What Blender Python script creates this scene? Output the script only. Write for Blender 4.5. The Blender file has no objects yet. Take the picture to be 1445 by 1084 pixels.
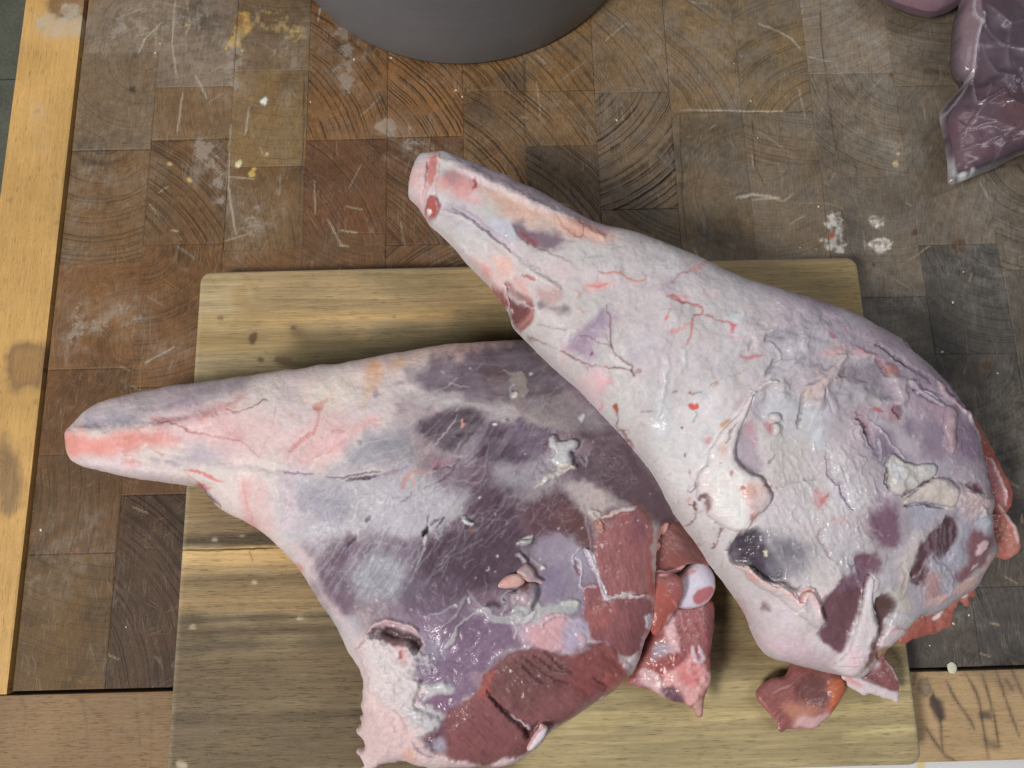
import bpy, math, random
import numpy as np
from mathutils import Vector
random.seed(7); RNG = np.random.default_rng(11)
scene = bpy.context.scene
COLL = scene.collection

# ------------------------------------------------------------------ camera
F_PX, TILT, ROLL, CAM_H = 1084.0, math.radians(12.6), math.radians(-1.4), 0.50
def _rot():
    t, r = TILT, ROLL
    Rx = np.array([[1,0,0],[0,math.cos(t),-math.sin(t)],[0,math.sin(t),math.cos(t)]])
    Rz = np.array([[math.cos(r),-math.sin(r),0],[math.sin(r),math.cos(r),0],[0,0,1]])
    return Rz @ Rx
CR = _rot()
_fw = CR @ np.array([0,0,-1.0])
CAM = np.array([0,0,CAM_H]) - np.array([_fw[0],_fw[1],0]) * (CAM_H/-_fw[2])
cam_data = bpy.data.cameras.new("camera"); cam = bpy.data.objects.new("camera", cam_data); COLL.objects.link(cam)
cam.location = CAM; cam.rotation_euler = (TILT, 0, ROLL)
cam_data.sensor_fit = 'HORIZONTAL'; cam_data.sensor_width = 36.0; cam_data.lens = 36.0*F_PX/1445.0
cam_data.clip_start = 0.02; cam_data.clip_end = 50
scene.camera = cam

def unproj(p, z=0.0, plane=None):
    """photo measurement -> point on the plane z (or z = a + b x + c y)"""
    p = np.asarray(p, float).reshape(-1,2)
    d = np.stack([(p[:,0]-722.5)/F_PX, -(p[:,1]-542)/F_PX, -np.ones(len(p))], 1) @ CR.T
    if plane is None: plane = (z,0,0)
    a,b,c = plane
    s = (a + b*CAM[0] + c*CAM[1] - CAM[2])/(d[:,2] - b*d[:,0] - c*d[:,1])
    return CAM + d*s[:,None]
def proj(P):
    q = (np.asarray(P,float)-CAM) @ CR
    return np.stack([722.5 - F_PX*q[:,0]/q[:,2], 542 + F_PX*q[:,1]/q[:,2]], 1)
def fit_plane(samples):
    """samples: (px, py, z) three of them -> (a,b,c)"""
    W = np.array([unproj((x,y), z)[0] for x,y,z in samples])
    A = np.c_[np.ones(len(W)), W[:,0], W[:,1]]
    return tuple(np.linalg.lstsq(A, W[:,2], rcond=None)[0])

# ------------------------------------------------------------------ light
world = bpy.data.worlds.new("World"); scene.world = world; world.use_nodes = True
bg = world.node_tree.nodes["Background"]; bg.inputs[0].default_value = (1.0,0.985,0.96,1); bg.inputs[1].default_value = 0.072
def area(name, loc, target, sx, sy, power, col):
    L = bpy.data.lights.new(name,'AREA'); L.shape='RECTANGLE'; L.size=sx; L.size_y=sy; L.energy=power; L.color=col
    o = bpy.data.objects.new(name, L); COLL.objects.link(o); o.location = loc
    o.rotation_euler = (Vector(target)-Vector(loc)).to_track_quat('-Z','Y').to_euler()
area("window_light", (-1.05,-0.80,1.6), (0,0,0), 0.42, 0.40, 30, (1.0,0.965,0.91))
area("ceiling_tube_right", (0.84,0.22,1.80), (0.05,0,0), 0.10, 1.15, 6.0, (0.95,0.97,1.0))
area("ceiling_tube_front", (0.10,0.75,1.9), (0,0,0), 0.9, 0.12, 2.4, (0.95,0.97,1.0))
scene.view_settings.view_transform = 'Standard'; scene.view_settings.look = 'None'
scene.view_settings.exposure = 0.0; scene.view_settings.gamma = 1.0
ALB = 0.80      # picture value of a white card under these lamps

# ------------------------------------------------------------------ small helpers
def lin(c):
    c = np.asarray(c, float)/255.0
    return np.where(c<=0.04045, c/12.92, ((c+0.055)/1.055)**2.4)
def alb(c): return np.clip(lin(c)/ALB, 0.004, 0.93)
def thing(name, label, cat, loc=(0,0,0), group=None):
    o = bpy.data.objects.new(name, None); COLL.objects.link(o); o.location = loc; o.empty_display_size = 0.02
    tag(o, label, cat, group); return o
def tag(o, label, cat, group=None):
    o['label']=label; o['category']=cat
    if group: o['group']=group
    return o
def link(name, me, mat, parent=None, loc=None):
    o = bpy.data.objects.new(name, me); COLL.objects.link(o)
    if mat: me.materials.append(mat)
    if parent is not None:
        o.parent = parent
        if loc is None: o.location = -parent.location     # meshes are in world coordinates
        else: o.location = Vector(loc)-parent.location
    elif loc is not None: o.location = loc
    return o
def mesh_np(name, V, quads=None, tris=None, smooth=True):
    me = bpy.data.meshes.new(name)
    V = np.asarray(V, np.float32)
    me.vertices.add(len(V)); me.vertices.foreach_set("co", V.ravel())
    loops=[]; tot=[]
    if quads is not None and len(quads): loops.append(np.asarray(quads,np.int32).ravel()); tot.append(np.full(len(quads),4,np.int32))
    if tris is not None and len(tris): loops.append(np.asarray(tris,np.int32).ravel()); tot.append(np.full(len(tris),3,np.int32))
    lo=np.concatenate(loops); to=np.concatenate(tot)
    me.loops.add(len(lo)); me.loops.foreach_set("vertex_index", lo)
    me.polygons.add(len(to)); st=np.concatenate([[0],np.cumsum(to)[:-1]]).astype(np.int32)
    me.polygons.foreach_set("loop_start", st); me.polygons.foreach_set("loop_total", to)
    me.polygons.foreach_set("use_smooth", np.full(len(to), smooth, bool))
    me.update(calc_edges=True); me.validate()
    return me
def set_attr(me, name, arr):
    arr = np.asarray(arr, np.float32)
    if arr.ndim==2:
        at = me.attributes.new(name,'FLOAT_COLOR','POINT')
        at.data.foreach_set("color", np.c_[arr, np.ones(len(arr),np.float32)].astype(np.float32).ravel())
    else:
        at = me.attributes.new(name,'FLOAT','POINT'); at.data.foreach_set("value", arr)

# ------------------------------------------------------------------ noise
_LAT = {}
def vnoise(x, y, seed=0):
    if seed not in _LAT: _LAT[seed] = np.random.default_rng(1000+seed).random((256,256)).astype(np.float32)
    L=_LAT[seed]; xi=np.floor(x).astype(np.int32); yi=np.floor(y).astype(np.int32)
    fx=(x-xi).astype(np.float32); fy=(y-yi).astype(np.float32); fx=fx*fx*(3-2*fx); fy=fy*fy*(3-2*fy)
    x0=xi&255; x1=(xi+1)&255; y0=yi&255; y1=(yi+1)&255
    return (L[y0,x0]*(1-fx)+L[y0,x1]*fx)*(1-fy)+(L[y1,x0]*(1-fx)+L[y1,x1]*fx)*fy
def fbm(x, y, seed=0, octv=4):
    s=0; a=0.5; t=0
    for i in range(octv):
        s=s+a*vnoise(x*2**i, y*2**i, seed+i); t+=a; a*=0.5
    return s/t
def sstep(a,b,x):
    t=np.clip((x-a)/(b-a),0,1); return t*t*(3-2*t)

# ------------------------------------------------------------------ albedo / relief maps, authored in photo measurements
PAD=120; CW,CH=1445+2*PAD,1084+2*PAD
def C(x0,y0,k):
    """measurements read off an enlargement (origin x0,y0, factor k)"""
    def f(*v): 
        v=np.asarray(v,float).reshape(-1,2); return np.c_[x0+v[:,0]/k, y0+v[:,1]/k]
    return f
def P(*v): return np.asarray(v,float).reshape(-1,2)
def crom(p, closed=False, n=6):
    p=np.asarray(p,float)
    if len(p)<3: 
        t=np.linspace(0,1,n*2)[:,None]; return p[0]*(1-t)+p[-1]*t
    q = np.vstack([p[-1],p,p[0],p[1]]) if closed else np.vstack([2*p[0]-p[1],p,2*p[-1]-p[-2]])
    out=[]; m=len(p) if closed else len(p)-1
    t=np.linspace(0,1,n,endpoint=False)[:,None]
    for i in range(m):
        a,b,c,d=q[i],q[i+1],q[i+2],q[i+3]
        out.append(0.5*((2*b)+(-a+c)*t+(2*a-5*b+4*c-d)*t*t+(-a+3*b-3*c+d)*t**3))
    if not closed: out.append(p[-1][None])
    return np.vstack(out)
def seg_dist(X,Y,pts,closed,width=None):
    D=np.full(X.shape,1e9,np.float32); 
    n=len(pts); rng=range(n if closed else n-1)
    for i in rng:
        a=pts[i]; b=pts[(i+1)%n]; d=b-a; L=d@d+1e-9
        t=np.clip(((X-a[0])*d[0]+(Y-a[1])*d[1])/L,0,1)
        dd=np.hypot(X-a[0]-t*d[0], Y-a[1]-t*d[1])
        if width is not None: dd=dd-(width[i]*(1-t)+width[(i+1)%n]*t)
        D=np.minimum(D,dd)
    return D
def inside(X,Y,pts):
    I=np.zeros(X.shape,bool); n=len(pts)
    for i in range(n):
        x1,y1=pts[i]; x2,y2=pts[(i+1)%n]
        if y1==y2: continue
        I ^= ((y1>Y)!=(y2>Y)) & (X < (x2-x1)*(Y-y1)/(y2-y1)+x1)
    return I
class Cv:
    def __init__(s, col, gloss=0.3):
        s.col=np.empty((CH,CW,3),np.float32); s.col[:]=alb(col); s.h=np.zeros((CH,CW),np.float32); s.g=np.full((CH,CW),gloss,np.float32); s.w=np.zeros((CH,CW),np.float32); s.seed=0; s.hs=1.0; s.la=1.0; s.ls=0.0; s.jit=False
    def box(s,pts,m):
        x0=max(0,int(pts[:,0].min()-m)+PAD); x1=min(CW,int(pts[:,0].max()+m)+PAD+2)
        y0=max(0,int(pts[:,1].min()-m)+PAD); y1=min(CH,int(pts[:,1].max()+m)+PAD+2)
        if x1<=x0 or y1<=y0: return None
        X,Y=np.meshgrid(np.arange(x0,x1,dtype=np.float32)-PAD,np.arange(y0,y1,dtype=np.float32)-PAD)
        return (slice(y0,y1),slice(x0,x1)),X,Y
    def mask(s,pts,soft,warp,smooth=True,ws=18):
        pts=np.asarray(pts,float)
        if smooth: pts=crom(pts,True,4)
        b=s.box(pts,soft+warp+3)
        if b is None: return None
        sl,X,Y=b; s.seed+=1
        sd=seg_dist(X,Y,pts,True); sd=np.where(inside(X,Y,pts),sd,-sd)
        if warp: sd=sd+warp*2*(fbm(X/ws+s.seed*3.7,Y/ws,s.seed%17,4)-0.5)*1.6
        return sl,X,Y,sstep(-soft,soft,sd)
    def put(s,sl,m,col,a,dh,gl,w=0):
        m=m.astype(np.float32)
        if col is not None: s.col[sl]+= (alb(col).astype(np.float32)-s.col[sl])*(m*a)[...,None]
        if dh: s.h[sl]+=dh*m
        if gl is not None: s.g[sl]+=(gl-s.g[sl])*m
        if w: s.w[sl]=np.maximum(s.w[sl],w*m)
    def poly(s,pts,col=None,soft=4,a=1,warp=3,dh=0,gl=None,smooth=True,ws=18,w=0,rag=0):
        r=s.mask(pts,soft,warp,smooth,ws)
        if r is None: return s
        sl,X,Y,m=r
        if rag: m=m*np.clip(1-rag+rag*2*sstep(0.35,0.65,fbm(X/7,Y/7,s.seed%13+20,3)),0,1)
        s.put(sl,m,col,a,dh,gl,w); return s
    def line(s,pts,wd,col=None,soft=1.0,a=1,dh=0,gl=None,jit=0.6,taper=True,w=0):
        pts=crom(np.asarray(pts,float),False,6); n=len(pts); s.seed+=1
        pts=pts+jit*(np.random.default_rng(s.seed).random((n,2))-0.5)*2
        t=np.linspace(0,1,n); wd=np.interp(t,np.linspace(0,1,len(np.atleast_1d(wd))),np.atleast_1d(wd))/2
        if taper: wd=wd*np.minimum(1,0.35+6*np.minimum(t,1-t))
        b=s.box(pts,wd.max()+soft+2)
        if b is None: return s
        sl,X,Y=b; d=seg_dist(X,Y,pts,False,wd)
        soft=soft+s.ls; s.put(sl,sstep(soft,-soft*0.6,d),col,a*s.la,dh,gl,w); return s
    def dab(s,x,y,rx,ry,ang,col,soft=1.5,a=1,dh=0,gl=None,warp=1,w=0):
        t=np.linspace(0,2*np.pi,14,endpoint=False); c,n=math.cos(math.radians(ang)),math.sin(math.radians(ang))
        p=np.c_[x+rx*np.cos(t)*c-ry*np.sin(t)*n, y+rx*np.cos(t)*n+ry*np.sin(t)*c]
        return s.poly(p,col,soft,a,warp,dh,gl,ws=6,w=w)
    def fib(s,pts,ang,amp=0.12,L=40,W=3,dh=0,soft=20,tint=None,thr=None):
        """grain streaks along ang (deg, photo axes) inside a region"""
        r=s.mask(pts,soft,8)
        if r is None: return s
        sl,X,Y,m=r; c,n=math.cos(math.radians(ang)),math.sin(math.radians(ang))
        bend=(fbm(X/90,Y/90,s.seed%11+40,2)-0.5)*40
        u=(X*c+Y*n)/L; v=(-X*n+Y*c+bend)/W
        f=fbm(u,v,s.seed%19+3,3)-0.5
        if tint is None: s.col[sl]*=(1+2*amp*f*m)[...,None]
        else:
            k=sstep(-0.04,0.22,f)*m*amp; s.col[sl]+=(alb(tint).astype(np.float32)-s.col[sl])*k[...,None]
        if dh: s.h[sl]+=dh*2*f*m
        np.clip(s.col[sl],0.003,0.95,out=s.col[sl]); return s
    def lump(s,pts,scale=14,dh=1.0,amp=0.06,soft=12):
        r=s.mask(pts,soft,6)
        if r is None: return s
        sl,X,Y,m=r; f=fbm(X/scale,Y/scale,s.seed%23+5,3)-0.5
        s.h[sl]+=dh*2*f*m; s.col[sl]*=(1+2*amp*f*m)[...,None]; return s
    def hairs(s,pts,n,ang,spread,ln,wd,col,a=0.6,dh=0,gl=None):
        pts=np.asarray(pts,float); lo,hi=pts.min(0),pts.max(0); g=np.random.default_rng(500+s.seed)
        k=0
        while k<n:
            q=lo+(hi-lo)*g.random(2)
            if not inside(np.array([q[0]]),np.array([q[1]]),pts)[0]: k+=0.2; continue
            k+=1; th=math.radians(ang+spread*g.normal()); l=ln*(0.4+1.2*g.random()); b=l*0.18*g.normal()
            d=np.array([math.cos(th),math.sin(th)]); o=np.array([-d[1],d[0]])
            s.line([q-d*l/2,q+o*b,q+d*l/2],wd*(0.5+g.random()),col,0.8,0.62*a*(0.3+0.7*g.random()),dh,gl,0.3)
        return s
    def tint(s,amp=0.06,ce=0.16):
        s.ce=ce
        Y,X=np.mgrid[0:CH,0:CW].astype(np.float32)
        for sc,a,sd in ((70,1.0,71),(26,0.9,75),(9,0.8,79)):
            f=fbm(X/sc,Y/sc,sd,3)-.5; h=fbm(X/sc,Y/sc,sd+2,3)-.5
            s.col*=(1+2*amp*a*f)[...,None]*(1+np.stack([0.9*amp*a*h,-0.5*amp*a*h,-0.3*amp*a*h+0.5*amp*a*f],-1))
        lm=s.col@np.array([.3,.55,.15],np.float32); k=sstep(0.30,0.10,lm)[...,None]; s.col*=1+k*np.array([0.05,-0.02,0.02],np.float32)
        lum=s.col@np.array([.3,.55,.15],np.float32); s.col*=(np.clip(lum/0.42,0.2,1.25)**s.ce)[...,None]; np.clip(s.col,0.003,0.93,out=s.col)
        s.jit=True
    def sample(s,pp):
        x=np.clip(pp[:,0]+PAD,0,CW-2.01); y=np.clip(pp[:,1]+PAD,0,CH-2.01); xi=x.astype(int); yi=y.astype(int); fx=(x-xi)[:,None]; fy=(y-yi)[:,None]
        def bl(A):
            A=A if A.ndim==3 else A[...,None]
            return (A[yi,xi]*(1-fx)+A[yi,xi+1]*fx)*(1-fy)+(A[yi+1,xi]*(1-fx)+A[yi+1,xi+1]*fx)*fy
        return bl(s.col), bl(s.h)[:,0]*s.hs, bl(s.g)[:,0], bl(s.w)[:,0]

# ------------------------------------------------------------------ blob builder: a closed body grown from its outline
def solve_u(mask, res, u0=None, it=600):
    u=np.zeros(mask.shape,np.float32) if u0 is None else np.where(mask,u0,0).astype(np.float32); h2=res*res
    for _ in range(it):
        u[1:-1,1:-1]=np.where(mask[1:-1,1:-1],0.25*(u[:-2,1:-1]+u[2:,1:-1]+u[1:-1,:-2]+u[1:-1,2:]+h2),0)
    return u
def up2(u,shape,r):
    H,W=shape; y=np.minimum(np.arange(H)/r,u.shape[0]-1.001); x=np.minimum(np.arange(W)/r,u.shape[1]-1.001)
    yi=y.astype(int); xi=x.astype(int); fy=(y-yi)[:,None]; fx=(x-xi)[None]
    return (u[yi][:,xi]*(1-fx)+u[yi][:,xi+1]*fx)*(1-fy)+(u[yi+1][:,xi]*(1-fx)+u[yi+1][:,xi+1]*fx)*fy
def grid_body(outw, res, levels=(8,4,2,1)):
    lo=outw.min(0)-res*9; hi=outw.max(0)+res*9
    nx=int((hi[0]-lo[0])/res)//8*8+9; ny=int((hi[1]-lo[1])/res)//8*8+9
    u=None; mk=None
    for l in levels:
        x=lo[0]+np.arange(0,nx,l)*res; y=lo[1]+np.arange(0,ny,l)*res; X,Y=np.meshgrid(x,y)
        mk=inside(X,Y,outw)
        u=solve_u(mk,res*l,None if u is None else up2(u,mk.shape,2), {8:900,4:400,2:150,1:60}[l])
    # a quad is kept when all four corners are inside
    q=mk[:-1,:-1]&mk[1:,:-1]&mk[:-1,1:]&mk[1:,1:]
    used=np.zeros(mk.shape,bool); used[:-1,:-1]|=q; used[1:,:-1]|=q; used[:-1,1:]|=q; used[1:,1:]|=q
    full=np.zeros(mk.shape,np.int8); full[:-1,:-1]+=q; full[1:,:-1]+=q; full[:-1,1:]+=q; full[1:,1:]+=q
    bnd=used&(full<4)
    idx=-np.ones(mk.shape,np.int64); idx[used]=np.arange(used.sum())
    XY=np.c_[X[used],Y[used]]; U=u[used].copy(); B=bnd[used]
    bi=np.where(B)[0]; P0=XY[bi]; best=np.full(len(bi),1e9); tgt=P0.copy()
    for i in range(len(outw)):
        a=outw[i]; d=outw[(i+1)%len(outw)]-a; L=d@d+1e-15
        t=np.clip(((P0-a)@d)/L,0,1); c=a+t[:,None]*d; e=((P0-c)**2).sum(1); k=e<best; best[k]=e[k]; tgt[k]=c[k]
    XY[bi]=tgt; U[bi]=0
    jy,jx=np.where(q); Q=np.c_[idx[jy,jx],idx[jy,jx+1],idx[jy+1,jx+1],idx[jy+1,jx]]
    return XY,U,B,Q
def prof(U,T,k):
    s=np.sqrt(2*np.maximum(U,0)); return T*(1-np.exp(-s*k/T))
def lump_outline(px, n, amp, seed, ws=9):
    """resample an outline and roughen it"""
    p=crom(px,True,8); seg=np.hypot(*(np.roll(p,-1,0)-p).T); cs=np.concatenate([[0],np.cumsum(seg)])
    t=np.linspace(0,cs[-1],n,endpoint=False); pp=np.vstack([p,p[:1]])
    q=np.c_[np.interp(t,cs,pp[:,0]),np.interp(t,cs,pp[:,1])]
    tg=np.roll(q,-1,0)-np.roll(q,1,0); nr=np.c_[tg[:,1],-tg[:,0]]/(np.hypot(*tg.T)[:,None]+1e-9)
    f=fbm(q[:,0]/ws,q[:,1]/ws,seed,3)-0.5
    return q+nr*(amp*2*f)[:,None] if np.isscalar(amp) else q+nr*(amp(q)*2*f)[:,None]
def jitter(pp):
    x,y=pp[:,0],pp[:,1]
    dx=(fbm(x/5,y/5,61,2)-.5)*4.2+(fbm(x/17,y/17,63,2)-.5)*4; dy=(fbm(x/5,y/5,65,2)-.5)*4.2+(fbm(x/17,y/17,67,2)-.5)*4
    return np.c_[x+dx,y+dy]
class HField:
    """upper surface of a finished body, for pieces that lie on it"""
    def __init__(s,o,cell=0.001):
        me=o.data; n=len(me.vertices); co=np.empty(n*3,np.float32); me.vertices.foreach_get("co",co); co=co.reshape(-1,3); s.co=co; s.c=cell
        s.lo=co[:,:2].min(0); i=((co[:,:2]-s.lo)/cell).astype(int); s.A=np.full(i.max(0)[::-1]+2,-1.0,np.float32); np.maximum.at(s.A,(i[:,1],i[:,0]),co[:,2])
    def __call__(s,XY):
        i=((XY-s.lo)/s.c).astype(int); H,W=s.A.shape; best=np.full(len(XY),-1.0)
        tot=np.zeros(len(XY)); cnt=np.zeros(len(XY))
        for dy in (-2,-1,0,1,2):
            for dx in (-2,-1,0,1,2):
                v=s.A[np.clip(i[:,1]+dy,0,H-1),np.clip(i[:,0]+dx,0,W-1)]; k=v>0; tot+=np.where(k,v,0); cnt+=k
        return np.where(cnt>0,tot/np.maximum(cnt,1),0.03)
    def plane(s,px):
        S=proj(s.co); k=inside(S[:,0],S[:,1],np.asarray(px)); q=s.co[k]; q=q[q[:,2]>np.median(q[:,2])-0.02]
        return tuple(np.linalg.lstsq(np.c_[np.ones(len(q)),q[:,0],q[:,1]],q[:,2],rcond=None)[0])
def flap(name,px,body,T,cv,parent,off=0.0008,res=0.00055,n=200,amp=1.0,ws=6,seed=3,k=1.0):
    px=np.asarray(px,float); pl=body.plane(crom(px,True,4)); o=lump_outline(px,n,amp,seed,ws); ow=unproj(o,plane=pl)[:,:2]
    XY,U,B,Q=grid_body(ow,res,(8,4,2,1)); base=body(XY); top=base+off+prof(U,T,k)+(fbm(XY[:,0]/0.006,XY[:,1]/0.006,seed+40,3)-.5)*0.0012*sstep(0,0.004,np.sqrt(2*U)); pp=proj(np.c_[XY,top]); col,h,g,w=cv.sample(jitter(pp)); top=top+h*0.0006*sstep(0,0.006,np.sqrt(2*U))
    nn=len(XY); V=np.vstack([np.c_[XY,top],np.c_[XY,base-0.0008]])
    e=np.sort(np.vstack([Q[:,[0,1]],Q[:,[1,2]],Q[:,[2,3]],Q[:,[3,0]]]),1); d=np.vstack([Q[:,[0,1]],Q[:,[1,2]],Q[:,[2,3]],Q[:,[3,0]]]); key=e[:,0]*nn+e[:,1]; u,inv,c=np.unique(key,return_inverse=True,return_counts=True); bd=d[c[inv]==1]
    side=np.c_[bd[:,1],bd[:,0],bd[:,0]+nn,bd[:,1]+nn]
    me=mesh_np(name,V,np.vstack([Q,Q[:,::-1]+nn,side])); set_attr(me,"col",np.vstack([col,col])); set_attr(me,"gloss",np.r_[g,g]); return link(name,me,MEAT,parent)
def blob(name, px, plane, Tt, kt, Tb, kb, mat, parent, cv, res=0.0006, zfloor=None, n=500, amp=0.8, ws=9, seed=3, fit=True, wob=0.0012, fixz=None):
    out=lump_outline(px,n,amp,seed,ws)
    def build(o,res,levels):
        ow=unproj(o,plane=plane)[:,:2]; XY,U,B,Q=grid_body(ow,res,levels)
        zm=plane[0]+plane[1]*XY[:,0]+plane[2]*XY[:,1]
        top=zm+prof(U,Tt,kt)
        return XY,U,B,Q,zm,top
    if fit:      # keep the measured silhouette: pull the outline in where the swelling body overshoots it
        o=out.copy()
        for _ in range(3):
            XY,U,B,Q,zm,top=build(o,0.0022,(4,2,1)); S=proj(np.c_[XY,top])
            tg=np.roll(out,-2,0)-np.roll(out,2,0); nr=np.c_[tg[:,1],-tg[:,0]]/(np.hypot(*tg.T)[:,None]+1e-9)
            if inside(np.array([out[0,0]+nr[0,0]*3]),np.array([out[0,1]+nr[0,1]*3]),out)[0]: nr=-nr
            e=np.zeros(len(o))
            for i in range(0,len(o),2):
                d=S-out[i]; tn=np.abs(d@np.array([-nr[i,1],nr[i,0]])); nn=d@nr[i]; k=(tn<5)&(np.abs(nn)<45)
                if k.any(): e[i]=nn[k].max()
            e[1::2]=0.5*(e[0::2]+np.roll(e[0::2],-1))[:len(e[1::2])]
            ke=np.ones(9)/9; e=np.convolve(np.r_[e[-4:],e,e[:4]],ke,'valid')
            o=o-nr*np.clip(e,-6,25)[:,None]
        out=o
    XY,U,B,Q,zm,top=build(out,res,(8,4,2,1))
    pp=proj(np.c_[XY,top]); col,h,g,w=cv.sample(jitter(pp) if cv.jit else pp)
    edge=sstep(0,0.006,np.sqrt(2*U)); wv=(fbm(XY[:,0]/0.03+seed,XY[:,1]/0.03,seed+30,3)-0.5)*2*wob
    top=top+edge*(h*0.001+wv)
    if zfloor is not None: top=np.maximum(top,zfloor+0.0008)
    V=np.c_[XY,top]
    # underside, coarser
    ow=unproj(out,plane=plane)[:,:2]; XY2,U2,B2,Q2=grid_body(ow,res*4,(4,2,1) )
    zm2=plane[0]+plane[1]*XY2[:,0]+plane[2]*XY2[:,1]; bot=zm2-prof(U2,Tb,kb)
    if zfloor is not None: bot=np.maximum(bot,zfloor)
    pp2=proj(np.c_[XY2,zm2]); col2,_,g2,w2=cv.sample(pp2)
    n0=len(V); V=np.vstack([V,np.c_[XY2,bot]]); Qa=np.vstack([Q,Q2[:,::-1]+n0])
    me=mesh_np(name,V,Qa); set_attr(me,"col",np.vstack([col,col2])); set_attr(me,"gloss",np.r_[g,g2])
    return link(name,me,mat,parent)

# ------------------------------------------------------------------ materials
def newmat(name):
    m=bpy.data.materials.new(name); m.use_nodes=True; nt=m.node_tree; nt.nodes.clear(); return m,nt
class NT:
    def __init__(s,nt): s.nt=nt
    def n(s,t,**k):
        nd=s.nt.nodes.new(t)
        for a,b in k.items(): setattr(nd,a,b)
        return nd
    def l(s,a,b): s.nt.links.new(a,b)
    def put(s,sock,v):
        if isinstance(v,bpy.types.NodeSocket): s.l(v,sock)
        else: sock.default_value=v
    def attr(s,name,col=False):
        a=s.n('ShaderNodeAttribute'); a.attribute_name=name; return a.outputs['Color' if col else 'Fac']
    def m(s,op,a,b=0.0,c=0.0,clamp=False):
        x=s.n('ShaderNodeMath'); x.operation=op; x.use_clamp=clamp; s.put(x.inputs[0],a); s.put(x.inputs[1],b); s.put(x.inputs[2],c); return x.outputs[0]
    def noise(s,vec,scale,detail=3,rough=0.55,dist=0.0):
        x=s.n('ShaderNodeTexNoise'); 
        if vec is not None: s.l(vec,x.inputs['Vector'])
        x.inputs['Scale'].default_value=scale; x.inputs['Detail'].default_value=detail; x.inputs['Roughness'].default_value=rough; x.inputs['Distortion'].default_value=dist; return x.outputs['Fac']
    def mapv(s,vec,scale=(1,1,1),rot=(0,0,0),loc=(0,0,0)):
        x=s.n('ShaderNodeMapping'); s.l(vec,x.inputs[0]); x.inputs['Scale'].default_value=scale; x.inputs['Rotation'].default_value=rot; x.inputs['Location'].default_value=loc; return x.outputs[0]
    def mapr(s,vec,rot,scale,loc=(0,0,0)):
        return s.mapv(s.mapv(vec,(1,1,1),(0,0,rot),loc),scale)
    def rng(s,v,a,b,c=0.0,d=1.0,smooth=True):
        x=s.n('ShaderNodeMapRange'); x.interpolation_type='SMOOTHSTEP' if smooth else 'LINEAR'; s.put(x.inputs[0],v); s.put(x.inputs[1],a); s.put(x.inputs[2],b); s.put(x.inputs[3],c); s.put(x.inputs[4],d); return x.outputs[0]
    def mix(s,f,a,b,mode='MIX'):
        x=s.n('ShaderNodeMix'); x.data_type='RGBA'; x.blend_type=mode; s.put(x.inputs[0],f)
        for sk,v in ((x.inputs[6],a),(x.inputs[7],b)):
            if isinstance(v,bpy.types.NodeSocket): s.l(v,sk)
            else: sk.default_value=(*v,1) if len(v)==3 else v
        return x.outputs[2]
    def scale(s,col,f):
        x=s.n('ShaderNodeVectorMath'); x.operation='SCALE'; s.put(x.inputs[0],col); s.put(x.inputs[3],f); return x.outputs[0]
    def bump(s,h,strength,dist,nrm=None):
        x=s.n('ShaderNodeBump'); x.inputs['Strength'].default_value=strength; x.inputs['Distance'].default_value=dist; s.l(h,x.inputs['Height'])
        if nrm is not None: s.l(nrm,x.inputs['Normal'])
        return x.outputs[0]
    def principled(s,col,rough,nrm=None,**k):
        b=s.n('ShaderNodeBsdfPrincipled'); o=s.n('ShaderNodeOutputMaterial'); s.l(b.outputs[0],o.inputs[0])
        s.put(b.inputs['Base Color'],col if isinstance(col,bpy.types.NodeSocket) else (*col,1)); s.put(b.inputs['Roughness'],rough)
        if nrm is not None: s.l(nrm,b.inputs['Normal'])
        for a,v in k.items(): s.put(b.inputs[a.replace('_',' ')],v)
        return b
    def pos(s): return s.n('ShaderNodeNewGeometry').outputs['Position']

def mat_meat():
    m,nt=newmat("raw_meat"); t=NT(nt); p=t.pos(); c=t.attr("col",True); g=t.attr("gloss")
    n1=t.noise(p,420,4,0.6); n2=t.noise(p,1500,3,0.6); n3=t.noise(p,90,3,0.5)
    f=t.m('ADD',t.m('MULTIPLY',t.m('SUBTRACT',n1,0.5),0.38),t.m('MULTIPLY',t.m('SUBTRACT',n2,0.5),0.28)); f=t.m('ADD',f,t.m('MULTIPLY',t.m('SUBTRACT',n3,0.5),0.16))
    col=t.scale(c,t.m('ADD',f,1.0))
    wet=t.rng(t.m('ADD',g,t.m('MULTIPLY',t.m('SUBTRACT',n3,0.5),0.8)),0.18,0.85)
    ro=t.m('SUBTRACT',0.56,t.m('MULTIPLY',wet,0.22))
    b1=t.bump(n1,0.35,0.0012); hh=t.noise(p,330,2,0.5); h3=t.noise(p,800,1,0.5); fb=t.noise(t.mapr(p,0.9,(160,900,200)),1,2)
    b2=t.bump(t.m('MULTIPLY',t.m('ADD',hh,t.m('ADD',t.m('MULTIPLY',h3,0.3),t.m('MULTIPLY',fb,0.5))),t.m('ADD',t.m('MULTIPLY',wet,0.7),0.2)),0.30,0.0016,t.bump(n1,0.12,0.0012))
    t.principled(col,ro,b1,Subsurface_Weight=0.08,Subsurface_Radius=(0.003,0.0014,0.0011),Subsurface_Scale=1.0,Specular_IOR_Level=0.2,Coat_Weight=t.m('ADD',0.06,t.m('MULTIPLY',wet,0.80)),Coat_Roughness=0.15,Coat_IOR=1.45,Coat_Normal=b2)
    return m
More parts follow.
